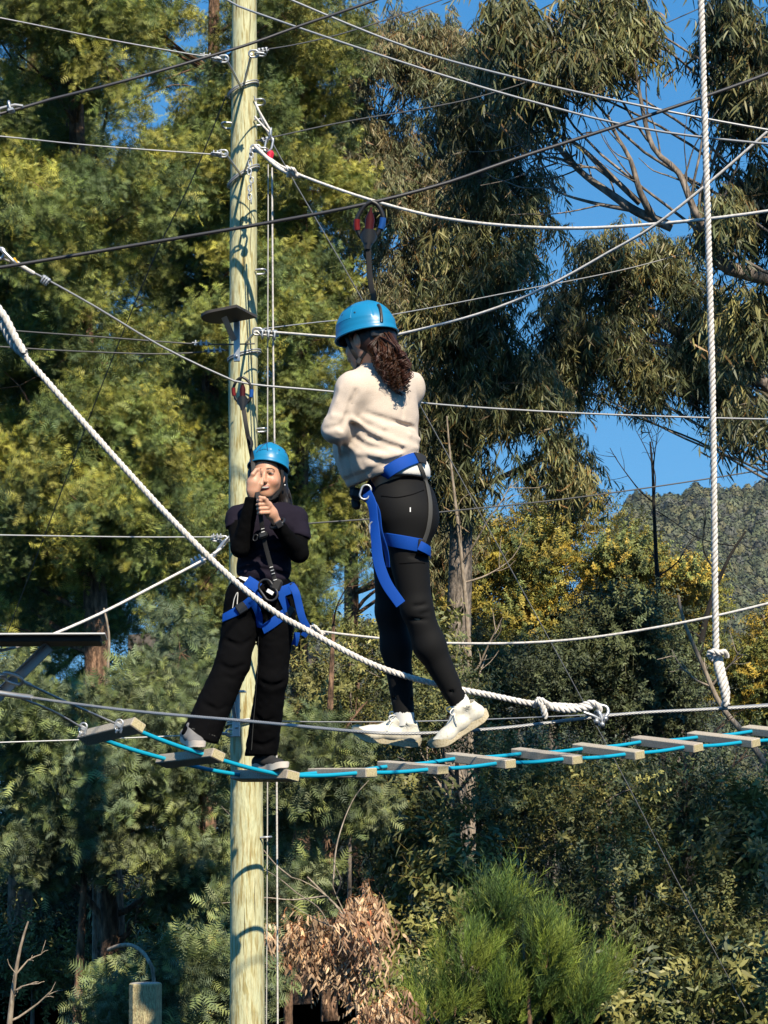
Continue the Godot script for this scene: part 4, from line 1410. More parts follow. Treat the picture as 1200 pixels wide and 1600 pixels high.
	plant("gum_tree", "overhanging gum tree with long drooping leaves at the right edge", "tree", tree_group, 224, trunk_line([[1480, 1500, 13.5], [1470, 1000, 13.5], [1440, 560, 13.5], [1330, 470, 13.5], [1190, 440, 13.5], [1140, 420, 13.5], [1090, 380, 13.5], [1050, 355, 13.5]]), 0.11, 0.04, "gum_bark", 13.5, [[900, 50, 80, 65], [1000, 30, 80, 55], [850, 110, 35, 40], [1175, 110, 55, 130], [1185, 300, 45, 110], [1190, 500, 40, 110], [1195, 620, 30, 70], [1060, 140, 35, 50], [1090, 250, 35, 40], [1010, 250, 25, 25], [950, 160, 50, 35], [1150, 20, 70, 60], [800, 40, 60, 60], [1120, 330, 30, 40]], 0.22, 1.05, g4, [[960, 290, 115, 95], [1060, 90, 22, 40], [890, 190, 30, 30]], 0.22, "crown", [[[[1050, 355, 13.5], [1010, 338, 13.5], [985, 325, 13.5], [950, 300, 13.6], [915, 275, 13.7], [880, 240, 13.8], [850, 190, 13.9], [842, 160, 13.9]], 0.034, 0.010, 8], [[[1020, 340, 13.5], [1000, 300, 13.4], [985, 250, 13.4], [965, 215, 13.4], [950, 180, 13.4]], 0.026, 0.007, 6], [[[1000, 318, 13.5], [960, 280, 13.5], [935, 255, 13.5], [900, 225, 13.5], [860, 205, 13.6], [825, 180, 13.6]], 0.02, 0.006, 8], [[[985, 328, 13.5], [940, 320, 13.6], [900, 310, 13.7], [872, 300, 13.8], [850, 285, 13.9]], 0.016, 0.004, 5], [[[1120, 400, 13.5], [1085, 330, 13.3], [1060, 270, 13.3], [1020, 230, 13.3], [1000, 150, 13.3], [990, 80, 13.3]], 0.028, 0.008, 6], [[[960, 285, 13.5], [930, 262, 13.5], [905, 262, 13.5], [870, 255, 13.6]], 0.01, 0.003, 3], [[[915, 275, 13.7], [895, 250, 13.7], [870, 215, 13.8]], 0.01, 0.003, 4]])
	var big := {"sprays": S.gum, "mat": "gloss_leaf", "per": 12, "size": [1.3, 1.9], "way": "hang", "tints": gumc, "clusters": 7, "cluster": 0.45, "flat": 0.9, "tall": 0.8}
	shade_tree("tall gum tree outside the right edge shading the middle gum", 225, Vector3(5.6, 0, -18.4), [Vector3(4.4, 14.6, -18.0), Vector3(3.6, 11.8, -18.0), Vector3(4.7, 17.2, -18.6), Vector3(3.3, 13.8, -18.6), Vector3(5.6, 12.6, -18.6), Vector3(3.7, 16.0, -17.6)], 1.0, 8, big)
	shade_tree("tall gum tree outside the right edge shading the lower right bushes", 226, Vector3(7.4, 0, -8.0), [Vector3(6.2, 10.2, -8.0), Vector3(5.2, 10.6, -8.4), Vector3(7.0, 10.8, -7.6), Vector3(6.6, 12.0, -8.8), Vector3(5.6, 11.8, -8.8), Vector3(4.6, 11.2, -9.0), Vector3(4.9, 12.4, -8.2)], 0.85, 4, big)
	# golden crowns beyond
	var yl := {"sprays": S.fine, "mat": "leaf", "per": 20, "size": [1.3, 2.0], "way": "out", "tints": golden, "clusters": 10, "cluster": 0.4, "flat": 0.8, "tall": 0.9}
	for row in [[231, "golden-leaved gum crown just right of the near climber's hips", [[740, 870, 75, 70], [700, 960, 70, 80]], 740], [232, "tallest golden gum crown, its top against the blue sky", [[880, 810, 38, 40], [850, 880, 70, 60], [830, 970, 60, 60]], 860], [233, "golden gum crown in front of the wooded hill", [[960, 880, 55, 55], [1000, 930, 60, 60]], 970], [234, "orange-gold gum crown left of the hanging white rope", [[1060, 930, 48, 60], [1050, 1010, 60, 60]], 1060], [235, "low golden gum crown at the right edge above the last rungs", [[1185, 1075, 60, 50], [1240, 1040, 70, 70]], 1190]]:
		plant("golden_gum_tree", row[1], "tree", "golden trees in the middle distance", row[0], trunk_line([[row[3], 1300, 44], [row[3] + 4, 1100, 44], [row[3] + 2, 960, 44]]), 0.16, 0.05, "gum_bark", 44.0, row[2], 0.7, 2.6, yl)
	var dl := {"sprays": S.shrub, "mat": "leaf", "per": 22, "size": [1.1, 1.7], "way": "out", "tints": dark, "clusters": 8, "cluster": 0.28, "flat": 0.7}
	plant("dark_bush", "large dark green bush left of the hanging rope's knot", "bush", "bushes under the trees", 241, trunk_line([[955, 1400, 25], [955, 1200, 25], [960, 1000, 25]]), 0.08, 0.02, "gum_bark", 25.0, [[960, 990, 95, 100], [890, 1070, 80, 70], [1030, 1070, 75, 80], [960, 1110, 110, 50]], 0.42, 1.7, dl)
	# undergrowth
	var ul := {"sprays": S.shrub, "mat": "leaf", "per": 15, "size": [0.9, 1.5], "way": "out", "tints": thicket, "clusters": 6, "cluster": 0.22, "flat": 0.7}
	var bl := {"sprays": S.broad, "mat": "gloss_leaf", "per": 11, "size": [0.9, 1.4], "way": "out", "tints": thicket, "clusters": 6, "cluster": 0.22, "flat": 0.8}
	var n := 0
	for row in [["leafy olive bush behind the black-clad climber's knees", 545, 1070, 90, 90, 19.5, ul], ["leafy bush showing between the near climber's calves", 640, 1010, 80, 80, 20.5, bl], ["leafy bush at the foot of the dark gum's trunk", 740, 1050, 70, 90, 26.5, ul], ["leafy bush behind the knot of the sagging rope", 820, 1080, 80, 70, 27.0, ul], ["sunlit olive bush behind the near climber's shoes", 690, 1110, 90, 80, 19.0, ul], ["bush below the middle rungs", 650, 1290, 90, 110, 18.5, bl], ["bush under the rung that lies below the white shoes", 780, 1260, 90, 90, 18.0, ul], ["bush under the rungs right of the shackle", 930, 1260, 100, 90, 17.5, ul], ["bush under the last rungs at the right", 1090, 1270, 100, 100, 18.0, ul], ["bush at the right edge below the rungs", 1190, 1330, 80, 120, 17.0, bl], ["bush right of the bright green feathery shrub", 990, 1400, 100, 100, 16.5, ul], ["bush around the lower right trunk", 1110, 1450, 90, 90, 16.5, ul], ["low bush in the bottom right corner", 1170, 1560, 100, 80, 15.5, bl], ["low bush at the bottom between feathery shrub and right trunk", 990, 1560, 90, 70, 16.0, bl], ["bush between dead brown leaves and feathery shrub", 700, 1430, 80, 90, 17.0, bl], ["low dark bush at the bottom centre", 650, 1560, 90, 70, 16.0, bl], ["low bush at the bottom left corner", 50, 1510, 100, 100, 17.0, ul], ["broad-leaved bush behind the short timber post", 260, 1450, 80, 80, 18.0, bl]]:
		plant("leafy_bush", row[0], "bush", "bushes under the trees", 300 + n, trunk_line([[row[1], 1620, row[5]], [row[1] + 3, row[2], row[5]]]), 0.025, 0.01, "gum_bark", row[5], [[row[1], row[2], row[3], row[4]]], 0.32, 1.5, row[6], [], 0.3, "foliage")
		n += 1
	# dark thicket behind everything
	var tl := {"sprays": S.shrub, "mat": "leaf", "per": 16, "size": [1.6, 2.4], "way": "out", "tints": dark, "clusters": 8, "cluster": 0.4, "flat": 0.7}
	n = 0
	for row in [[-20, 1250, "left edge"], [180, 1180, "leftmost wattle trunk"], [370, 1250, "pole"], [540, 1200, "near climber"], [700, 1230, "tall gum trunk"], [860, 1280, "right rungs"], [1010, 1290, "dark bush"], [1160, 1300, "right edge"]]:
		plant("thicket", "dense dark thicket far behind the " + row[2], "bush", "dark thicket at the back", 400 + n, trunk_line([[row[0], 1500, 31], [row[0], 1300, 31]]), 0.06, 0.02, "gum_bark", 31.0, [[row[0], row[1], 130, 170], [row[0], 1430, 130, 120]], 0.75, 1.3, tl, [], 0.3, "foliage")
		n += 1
	var nl := {"sprays": S.needle, "mat": "leaf", "per": 6, "size": [0.7, 1.15], "way": "up", "tints": [Color(0.15, 0.23, 0.035), Color(0.09, 0.16, 0.03), Color(0.21, 0.27, 0.04), Color(0.05, 0.10, 0.025)], "clusters": 6, "cluster": 0.06, "flat": 1.2, "tall": 1.1}
	plant("feathery_shrub", "bright green feathery shrub at the bottom centre right", "shrub", "", 251, trunk_line([[830, 1640, 14.5], [826, 1560, 14.5], [822, 1480, 14.5]]), 0.025, 0.008, "rough_bark", 14.5, [[775, 1430, 26, 50], [740, 1500, 36, 40], [855, 1480, 50, 40], [905, 1550, 36, 40], [790, 1570, 70, 45], [690, 1580, 50, 35], [870, 1590, 60, 35], [835, 1540, 34, 36]], 0.13, 1.1, nl, [], 0.3, "foliage")
	var ql := {"sprays": S.dead, "mat": "dry_leaf", "per": 7, "size": [0.6, 0.9], "way": "hang", "tints": [Color(0.52, 0.35, 0.21), Color(0.42, 0.27, 0.16), Color(0.60, 0.43, 0.27), Color(0.30, 0.18, 0.11)], "clusters": 5, "cluster": 0.09, "flat": 1.3, "tall": 0.9}
	plant("dead_branch", "fallen bough with dry pinkish-brown leaves right of the pole's foot", "branch", "", 252, trunk_line([[560, 1640, 13.5], [556, 1540, 13.5], [530, 1420, 13.5], [480, 1370, 13.5]]), 0.02, 0.005, "dead_wood", 13.5, [[555, 1435, 42, 45], [505, 1460, 34, 50], [605, 1575, 34, 40], [460, 1450, 22, 40], [540, 1500, 22, 30]], 0.13, 1.2, ql, [], 0.3, "foliage", [[[[545, 1440, 13.4], [510, 1400, 13.4], [470, 1375, 13.4], [440, 1368, 13.4]], 0.006, 0.0015, 2], [[[540, 1430, 13.4], [520, 1385, 13.4], [525, 1365, 13.4]], 0.004, 0.0015, 2], [[[560, 1460, 13.3], [500, 1440, 13.3], [450, 1410, 13.3]], 0.005, 0.0015, 1]])
	# bare and dead wood
	bare("dead_tree", "black leafless sapling against the sky left of the hanging rope", 261, trunk_line([[1036, 1200, 28], [1034, 1000, 28], [1027, 900, 28], [1022, 800, 28], [1020, 740, 28], [1016, 690, 28]]), 0.075, 0.012, "burnt_wood", 9, 1.1, 0.9)
	bare("dead_tree", "black crooked dead tree behind the hanging rope", 262, trunk_line([[1075, 1250, 26], [1088, 1060, 26], [1105, 960, 26], [1135, 880, 26], [1165, 830, 26]]), 0.11, 0.012, "burnt_wood", 9, 1.2, 0.5)
	bare("dead_tree", "pale bare leaning trunk passing behind the hanging rope's end", 263, trunk_line([[1215, 1260, 19], [1180, 1170, 19], [1128, 1105, 19], [1098, 1040, 19], [1068, 970, 19], [1060, 930, 19]]), 0.055, 0.012, "dead_wood", 3, 0.5, 0.9)
	bare("dead_tree", "pale bare branching sapling against the dark gum trunk", 264, trunk_line([[735, 1180, 22], [732, 1000, 22], [722, 880, 22], [712, 790, 22], [704, 720, 22], [698, 650, 22]]), 0.055, 0.008, "dead_wood", 10, 1.0, 0.9)
	bare("dead_tree", "pale forked bare trunk in the bottom left corner", 265, trunk_line([[12, 1640, 15], [20, 1550, 15], [32, 1480, 15], [44, 1440, 15], [64, 1410, 15]]), 0.028, 0.006, "dead_wood", 4, 0.35, 0.6)
	bare("dead_tree", "pale bent bare stem left of the black-clad climber", 266, trunk_line([[150, 1250, 16.5], [168, 1050, 16.5], [170, 990, 16.5], [162, 950, 16.5], [150, 920, 16.5]]), 0.022, 0.008, "dead_wood", 4, 0.4, 0.2)
	var arc := thing("bent_branch", "pale bent bare branch arching beside the short timber post", "branch", P(188, 1478, 12.6))
	var am := MB.new()
	var ap := curve([[170, 1484, 12.9], [186, 1478, 12.8], [205, 1477, 12.7], [222, 1487, 12.6], [233, 1503, 12.5], [240, 1528, 12.5], [241, 1640, 12.5]], 0.04)
	am.tube(ap, taper(0.013, 0.009, ap.size()), 8)
	part("limb", am, M.dead_wood, arc)
	for row in [[271, "reddish rough trunk behind the short timber post", "rough_bark", [[176, 1640, 16.2], [172, 1480, 16.2], [168, 1330, 16.2], [160, 1150, 16.3]], 0.11], [272, "brown trunk standing in the lower right bushes", "rough_bark", [[1056, 1640, 17.4], [1064, 1500, 17.5], [1060, 1380, 17.6], [1068, 1260, 17.8], [1074, 1150, 18.2]], 0.095], [273, "pale pink trunk behind the black-clad climber's shins", "rough_bark", [[512, 1300, 18.6], [514, 1160, 18.6], [518, 1050, 18.6], [522, 960, 18.7]], 0.075], [274, "dark trunk between dead leaves and feathery shrub", "rough_bark", [[700, 1640, 19.0], [704, 1450, 19.0], [712, 1300, 19.0], [714, 1180, 19.1]], 0.12], [275, "thin trunk right of the feathery shrub", "rough_bark", [[950, 1640, 17.6], [956, 1500, 17.6], [950, 1380, 17.7], [960, 1260, 17.8]], 0.035]]:
		bare("bare_trunk", row[1], row[0], trunk_line(row[3]), row[4], 0.012, row[2], 5, 0.7, 0.7)

# ---------------------------------------------------------------- people
func hit(fields: Array, px: float, py: float, d0: float, d1: float) -> Array:   # first surface along the line of sight: [point, normal]
	var d := d0
	var step := 0.004
	var last := 1.0
	while d < d1:
		var p := P(px, py, d)
		var best := 1.0
		var who: Field = fields[0]
		for f in fields:
			var w: float = f.at(p)
			if w < best:
				best = w
				who = f
		if best < 0.0:
			var t := last / maxf(last - best, 1e-6)
			p = P(px, py, d - step + step * t)
			return [p, who.grad(p)]
		last = best
		d += step
	return [P(px, py, (d0 + d1) * 0.5), (EYE - P(px, py, d0)).normalized()]

func strap(fields: Array, path: Array, d0: float, d1: float, width: float, lift := 0.003, thick := 0.003) -> MB:
	# a band laid on the body along points of the photograph
	var pts := []
	var nor := []
	for i in path.size() - 1:
		var a := Vector2(path[i][0], path[i][1])
		var b := Vector2(path[i + 1][0], path[i + 1][1])
		var n := maxi(2, int(a.distance_to(b) / 4.0))
		for k in n + (1 if i == path.size() - 2 else 0):
			var q := a.lerp(b, float(k) / n)
			var h := hit(fields, q.x, q.y, d0, d1)
			pts.append(h[0])
			nor.append(h[1])
	for turn in 3:                                        # even it out
		var p2 := pts.duplicate()
		var n2 := nor.duplicate()
		for i in range(1, pts.size() - 1):
			p2[i] = pts[i] * 0.5 + (pts[i - 1] + pts[i + 1]) * 0.25
			n2[i] = (nor[i] * 0.5 + (nor[i - 1] + nor[i + 1]) * 0.25).normalized()
		pts = p2
		nor = n2
	for i in pts.size():
		pts[i] += nor[i] * lift
	var mb := MB.new()
	mb.ribbon(pts, nor, width, thick)
	return mb

func free_strap(pts: Array, nors: Array, width: float, thick := 0.003) -> MB:
	var line := smooth(pts, 0.02)
	var p := []
	var n := []
	for i in line.size():
		p.append(line[i])
		var f := float(i) / (line.size() - 1) * (nors.size() - 1)
		var k := mini(int(f), nors.size() - 2)
		n.append((nors[k] as Vector3).lerp(nors[k + 1], f - k).normalized())
	var mb := MB.new()
	mb.ribbon(p, n, width, thick)
	return mb

func meshed(f: Field, tint = null) -> MB:
	var mb := MB.new()
	f.build(mb, tint)
	return mb

func bounds(pts: Array, pad: float) -> Array:
	var lo: Vector3 = pts[0]
	var hi: Vector3 = pts[0]
	for p in pts:
		lo = lo.min(p)
		hi = hi.max(p)
	return [lo - Vector3.ONE * pad, hi + Vector3.ONE * pad]

class Shell:
	var k := 1.0
	var fk := 1.0
	var c: Vector3
	var F: Vector3
	var U: Vector3
	var L: Vector3
	func at(az: float, el: float, out := 0.0) -> Vector3:  # az from the front towards the wearer's left, el 0 rim .. 1 crown
		var phi := lerpf(-0.16, PI * 0.5, el)
		var cp := cos(phi)
		var r := 1.0
		var brim := smoothstep(0.10, 0.0, el) * 0.045
		# raised panels and a crown ridge pressed into the shell
		var side := absf(sin(az))
		var panel := smoothstep(0.55, 0.62, side) * smoothstep(0.20, 0.25, el) * smoothstep(0.62, 0.57, el)
		var crest := smoothstep(0.34, 0.26, side) * smoothstep(0.30, 0.36, el)
		r += brim + 0.022 * panel + 0.028 * crest
		var low := 1.0 - 0.10 * smoothstep(0.2, -0.9, cos(az)) * (1.0 - el)
		return c + (L * (0.103 * cp * sin(az)) + F * (0.124 * fk * cp * cos(az)) + U * (0.118 * sin(phi) * low)) * r * k + (L * sin(az) * cp + F * cos(az) * cp + U * sin(phi)) * out
	func normal(az: float, el: float) -> Vector3:
		var e := 0.02
		var n := (at(az + e, el) - at(az - e, el)).cross(at(az, minf(el + e, 1.0)) - at(az, el - e)).normalized()
		return n if n.dot(at(az, el) - c) > 0 else -n

func helmet(label: String, sh: Shell, shade_: Color) -> Node3D:
	var root := thing("climbing_helmet", label, "helmet", sh.c, "blue climbing helmets")
	var mb := MB.new()
	var na := 72
	var ne := 34
	for k in 2:                                           # outside, then the inside of the shell
		var first := mb.v.size()
		for i in ne + 1:
			for j in na + 1:
				var az := TAU * j / na
				var el := float(i) / ne
				var p := sh.at(az, el, -0.004 * k)
				var n := sh.normal(az, clampf(el, 0.0, 0.985))
				mb.add(p, n if k == 0 else -n)
		for i in ne:
			for j in na:
				var a := first + i * (na + 1) + j
				if k == 0:
					mb.quad(a, a + 1, a + na + 2, a + na + 1)
				else:
					mb.quad(a, a + na + 1, a + na + 2, a + 1)
	if M.get("helmet") == null:
		var m := mat("helmet", lin(shade_.r, shade_.g, shade_.b), 0.42)
		triplanar(m, Vector3(14, 14, 14))
		m.roughness_texture = noise_tex(0.03, 4, 71, [[0.0, Color(0.75, 0.75, 0.75)], [1.0, Color(1, 1, 1)]], 256)
	part("shell", mb, M.helmet, root)
	mb = MB.new()
	var rim := PackedVector3Array()
	for j in na + 1:
		rim.append(sh.at(TAU * j / na, 0.0))
	mb.tube(rim, 0.004, 7, false)
	part("rim", mb, M.helmet, root)
	mb = MB.new()
	var first := 0
	for i in 15:                                          # padding inside
		for j in 41:
			var az := TAU * j / 40.0
			var el := -0.03 + i / 14.0 * 1.03
			mb.add(sh.at(az, el, -0.012), sh.normal(az, clampf(el, 0.02, 0.98)))
	for i in 14:
		for j in 40:
			var a := first + i * 41 + j
			mb.quad(a, a + 1, a + 42, a + 41)
	part("padding", mb, M.black_plastic, root)
	for s in [-1.0, 1.0]:                                 # vent holes
		for row in [[1.25, 0.42], [1.9, 0.36], [0.7, 0.36]]:
			mb = MB.new()
			var az: float = row[0] * s
			var n := sh.normal(az, row[1])
			var t := n.cross(Vector3.UP).normalized()
			mb.lathe(sh.at(az, row[1], -0.004), Basis(t, n, t.cross(n)), [Vector2(0.0042, 0.0), Vector2(0.0042, 0.0046), Vector2(0.0, 0.0046)], 8)
			part("vent", mb, M.black_plastic, root)
	return root

func on_shell(sh: Shell, list: Array, r: float, out := 0.0012) -> MB:
	var mb := MB.new()
	for seg in list:
		var pts := PackedVector3Array()
		for k in 9:
			var t := k / 8.0
			pts.append(sh.at(lerpf(seg[0], seg[2], t), lerpf(seg[1], seg[3], t), out))
		mb.tube(pts, r, 5)
	return mb

# a trainer: heel and toe on the sole's underside, up away from the sole
func shoe(root: Node3D, label: String, heel: Vector3, toe: Vector3, up: Vector3, upper: Material, sole: Material, lace: Material, bow: bool, wide := 1.0, ankle := true) -> Node3D:
	var sroot := Node3D.new()
	sroot.name = "shoe"
	root.add_child(sroot, true)
	sroot.set_meta("label", label)
	var f := (toe - heel).normalized()
	var len := toe.distance_to(heel)
	var u := (up - f * up.dot(f)).normalized()
	var w := f.cross(u)
	var k := len / 0.27
	var at := func(s: float, h: float, x: float) -> Vector3: return heel + f * (s * len) + u * (h * k) + w * (x * k * wide)
	var b := bounds([heel, toe, at.call(0.15, 0.16, 0.0)], 0.075 * k)
	var F := Field.new(b[0], b[1], 0.0042)
	F.cone(at.call(0.12, 0.042, 0), at.call(0.42, 0.044, 0.0), 0.034 * k, 0.036 * k, 0.02)
	F.cone(at.call(0.42, 0.044, 0), at.call(0.72, 0.03, -0.003), 0.036 * k, 0.038 * k, 0.02, u, 0.8)
	F.cone(at.call(0.70, 0.03, -0.003), at.call(0.875, 0.026, -0.004), 0.040 * k, 0.031 * k, 0.02, u, 0.78)
	if ankle:
		F.cone(at.call(0.17, 0.06, 0), at.call(0.19, 0.098, 0), 0.034 * k, 0.035 * k, 0.02)
		F.cone(at.call(0.19, 0.09, 0), at.call(0.19, 0.15, 0), 0.030 * k, 0.030 * k, 0.004, Vector3.ZERO, 1.0, true)
	F.cone(at.call(0.56, 0.058, 0), at.call(0.36, 0.098, 0), 0.020 * k, 0.024 * k, 0.018, w, 1.0)
	F.clip(at.call(0.5, 0.012, 0), -u)
	if ankle:
		F.clip(at.call(0.18, 0.108, 0), (u * 0.95 - f * 0.25).normalized())
	part("upper", meshed(F), upper, sroot)
	# sole with its rounded outline
	var outline := []
	var n := 40
	for i in n:
		var a := TAU * i / n
		var s := 0.5 - 0.5 * cos(a)
		var half := 0.0
		if s < 0.5:
			half = lerpf(0.034, 0.032, s * 2.0)
		else:
			half = lerpf(0.032, 0.045, smoothstep(0.5, 0.74, s))
		half *= sqrt(clampf(1.0 - pow(absf(2.0 * s - 1.0), 5.0), 0.0, 1.0))
		outline.append(Vector2(s * 1.02 - 0.01, half * (1.0 if a < PI else -1.0)))
	var mb := MB.new()
	var rows := [[0.0, 0.95], [0.004, 1.01], [0.015, 1.045], [0.017, 1.03], [0.019, 1.045], [0.031, 1.05], [0.035, 0.99]]
	var idx := []
	for r in rows:
		var line := []
		for qi in n:
			var q: Vector2 = outline[qi]
			var dq: Vector2 = outline[(qi + 1) % n] - outline[(qi + n - 1) % n]
			var on: Vector3 = (f * dq.x * len + w * dq.y * k * wide).cross(u).normalized()
			var spring: float = 0.014 * smoothstep(0.78, 1.0, q.x) + 0.004 * smoothstep(0.1, 0.0, q.x)
			var p: Vector3 = at.call((q.x - 0.5) * r[1] + 0.5, r[0] + spring + (0.006 if r[0] > 0.01 else 0.0) * smoothstep(0.4, 0.0, q.x), q.y * r[1])
			line.append(mb.add(p, (on + u * (-0.5 if r[0] < 0.003 else 0.0)).normalized()))
		idx.append(line)
	for i in rows.size() - 1:
		for j in n:
			var l := (j + 1) % n
			mb.quad(idx[i][j], idx[i][l], idx[i + 1][l], idx[i + 1][j])
	for e in [0, rows.size() - 1]:
		var c := mb.add(at.call(0.5, rows[e][0], 0.0), -u if e == 0 else u)
		for j in n:
			var l := (j + 1) % n
			if e == 0:
				mb.tri(c, idx[e][l], idx[e][j])
			else:
				mb.tri(c, idx[e][j], idx[e][l])
	part("sole", mb, sole, sroot)
	mb = MB.new()
	for i in 5:
		var s := 0.40 + i * 0.045
		var h := 0.094 - i * 0.0095
		mb.tube(smooth([at.call(s + 0.03, h - 0.026, -0.024), at.call(s + 0.005, h + 0.005, -0.008), at.call(s, h + 0.005, 0.008), at.call(s + 0.03, h - 0.026, 0.024)], 0.008), 0.0026 * k, 5)
	if bow:
		for s in [-1.0, 1.0]:
			mb.tube(smooth([at.call(0.40, 0.103, 0), at.call(0.43, 0.122, 0.02 * s), at.call(0.5, 0.118, 0.038 * s), at.call(0.48, 0.10, 0.03 * s), at.call(0.41, 0.102, 0.004)], 0.008), 0.0028 * k, 5)
			mb.tube(smooth([at.call(0.40, 0.103, 0), at.call(0.47, 0.09, 0.03 * s), at.call(0.5, 0.06, 0.044 * s)], 0.008), 0.0024 * k, 5)
	part("laces", mb, lace, sroot)
	return sroot

func belay(called_label: String, top: Vector3, body: Vector3, wide: Vector3, line: Array, nors: Array, size := 1.0) -> Node3D:
	# twin carabiners on the cable, a wedge body and a webbing strap
	var root := thing("belay_lanyard", called_label, "lanyard", body, "belay lanyards of the climbers")
	var dn := (body - top).normalized()
	var l := top.distance_to(body)
	var out := dn.cross(wide).normalized()
	for s in [-1.0, 1.0]:
		var mb := MB.new()
		mb.tube(smooth([top - dn * 0.012 * size, top + wide * s * l * 0.2 + dn * 0.004, top + wide * s * l * 0.36 + dn * l * 0.36, top + wide * s * l * 0.33 + dn * l * 0.62, top + wide * s * l * 0.2 + dn * l * 0.86, body], 0.01), 0.0068 * size, 8)
		part("carabiner", mb, M.black_plastic, root)
		mb = MB.new()
		mb.tube(smooth([top + wide * s * l * 0.355 + dn * l * 0.36, top + wide * s * l * 0.35 + dn * l * 0.52, top + wide * s * l * 0.325 + dn * l * 0.66], 0.01), 0.0098 * size, 9)
		part("gate_sleeve", mb, M.red_metal if s < 0 else M.blue_metal, root)
	var m2 := MB.new()
	m2.tube(smooth([top + dn * l * 0.05, top + dn * l * 0.3, top + dn * l * 0.62, top + dn * l * 0.92], 0.015), [0.003 * size, 0.004 * size, 0.008 * size, 0.012 * size, 0.015 * size, 0.014 * size], 9)
	part("red_catch", m2, M.catch_metal, root)
	m2 = MB.new()
	m2.tube(smooth([top + dn * l * 0.66, top + dn * l * 0.86, top + dn * l * 1.04, top + dn * l * 1.2], 0.015), [0.02 * size, 0.026 * size, 0.028 * size, 0.024 * size, 0.016 * size, 0.012 * size, 0.010 * size], 10)
	part("body", m2, M.black_plastic, root)
	part("webbing", free_strap(line, nors, 0.021, 0.006), M.black_webbing, root)
	return root

func skin_and_cloth() -> void:
	var m := mat("skin", Color.WHITE, 0.5)
	m.vertex_color_use_as_albedo = true
	m.subsurf_scatter_enabled = true
	m.subsurf_scatter_strength = 0.12
	for row in [["cream_fleece", Color(0.68, 0.585, 0.50), 0.95, 30.0, 0.35], ["white_cotton", Color(0.74, 0.72, 0.68), 0.9, 60.0, 0.2], ["black_lycra", Color(0.009, 0.009, 0.0095), 0.72, 70.0, 0.2], ["navy_cotton", Color(0.012, 0.0095, 0.018), 0.9, 50.0, 0.3], ["black_cotton", Color(0.003, 0.003, 0.0034), 0.9, 50.0, 0.3], ["black_denim", Color(0.0036, 0.0036, 0.0042), 0.9, 60.0, 0.3]]:
		m = triplanar(mat(row[0], lin(row[1].r, row[1].g, row[1].b), row[2]), Vector3.ONE * row[3])
		m.normal_enabled = true
		m.normal_texture = noise_tex(0.06, 3, 81, [], 256, true, 4.0)
		m.normal_scale = row[4]
		m.metallic_specular = 0.25 if row[1].r > 0.008 else 0.15
	M.cream_fleece.albedo_texture = noise_tex(0.02, 4, 82, [[0.0, Color(0.9, 0.88, 0.86)], [1.0, Color(1, 1, 1)]], 256)
	m = triplanar(mat("shoe_leather", lin(0.70, 0.665, 0.57), 0.5), Vector3.ONE * 12)
	m.albedo_texture = noise_tex(0.02, 4, 83, [[0.0, Color(0.86, 0.83, 0.76)], [0.5, Color(1, 1, 1)], [1.0, Color(1, 1, 1)]], 256)
	m = triplanar(mat("gum_sole", lin(0.60, 0.52, 0.36), 0.7), Vector3.ONE * 12)
	m.albedo_texture = noise_tex(0.03, 4, 84, [[0.0, Color(0.72, 0.66, 0.56)], [0.5, Color(1, 1, 1)], [1.0, Color(1, 1, 1)]], 256)
	mat("grey_canvas", lin(0.17, 0.165, 0.165), 0.85)
	mat("black_canvas", lin(0.02, 0.02, 0.022), 0.8)
	mat("white_sole", lin(0.62, 0.56, 0.50), 0.7)
	mat("blue_print", lin(0.14, 0.22, 0.32), 0.7)
	m = mat("curly_hair", Color.WHITE, 0.38)
	m.vertex_color_use_as_albedo = true
	mat("black_hair", lin(0.012, 0.009, 0.008), 0.42)
	mat("brown_hair", lin(0.03, 0.013, 0.008), 0.5)
	mat("catch_metal", lin(0.07, 0.008, 0.008), 0.45, 0.4)
	mat("navy_print", lin(0.01, 0.03, 0.10), 0.5)
	mat("white_print", lin(0.7, 0.7, 0.7), 0.6)

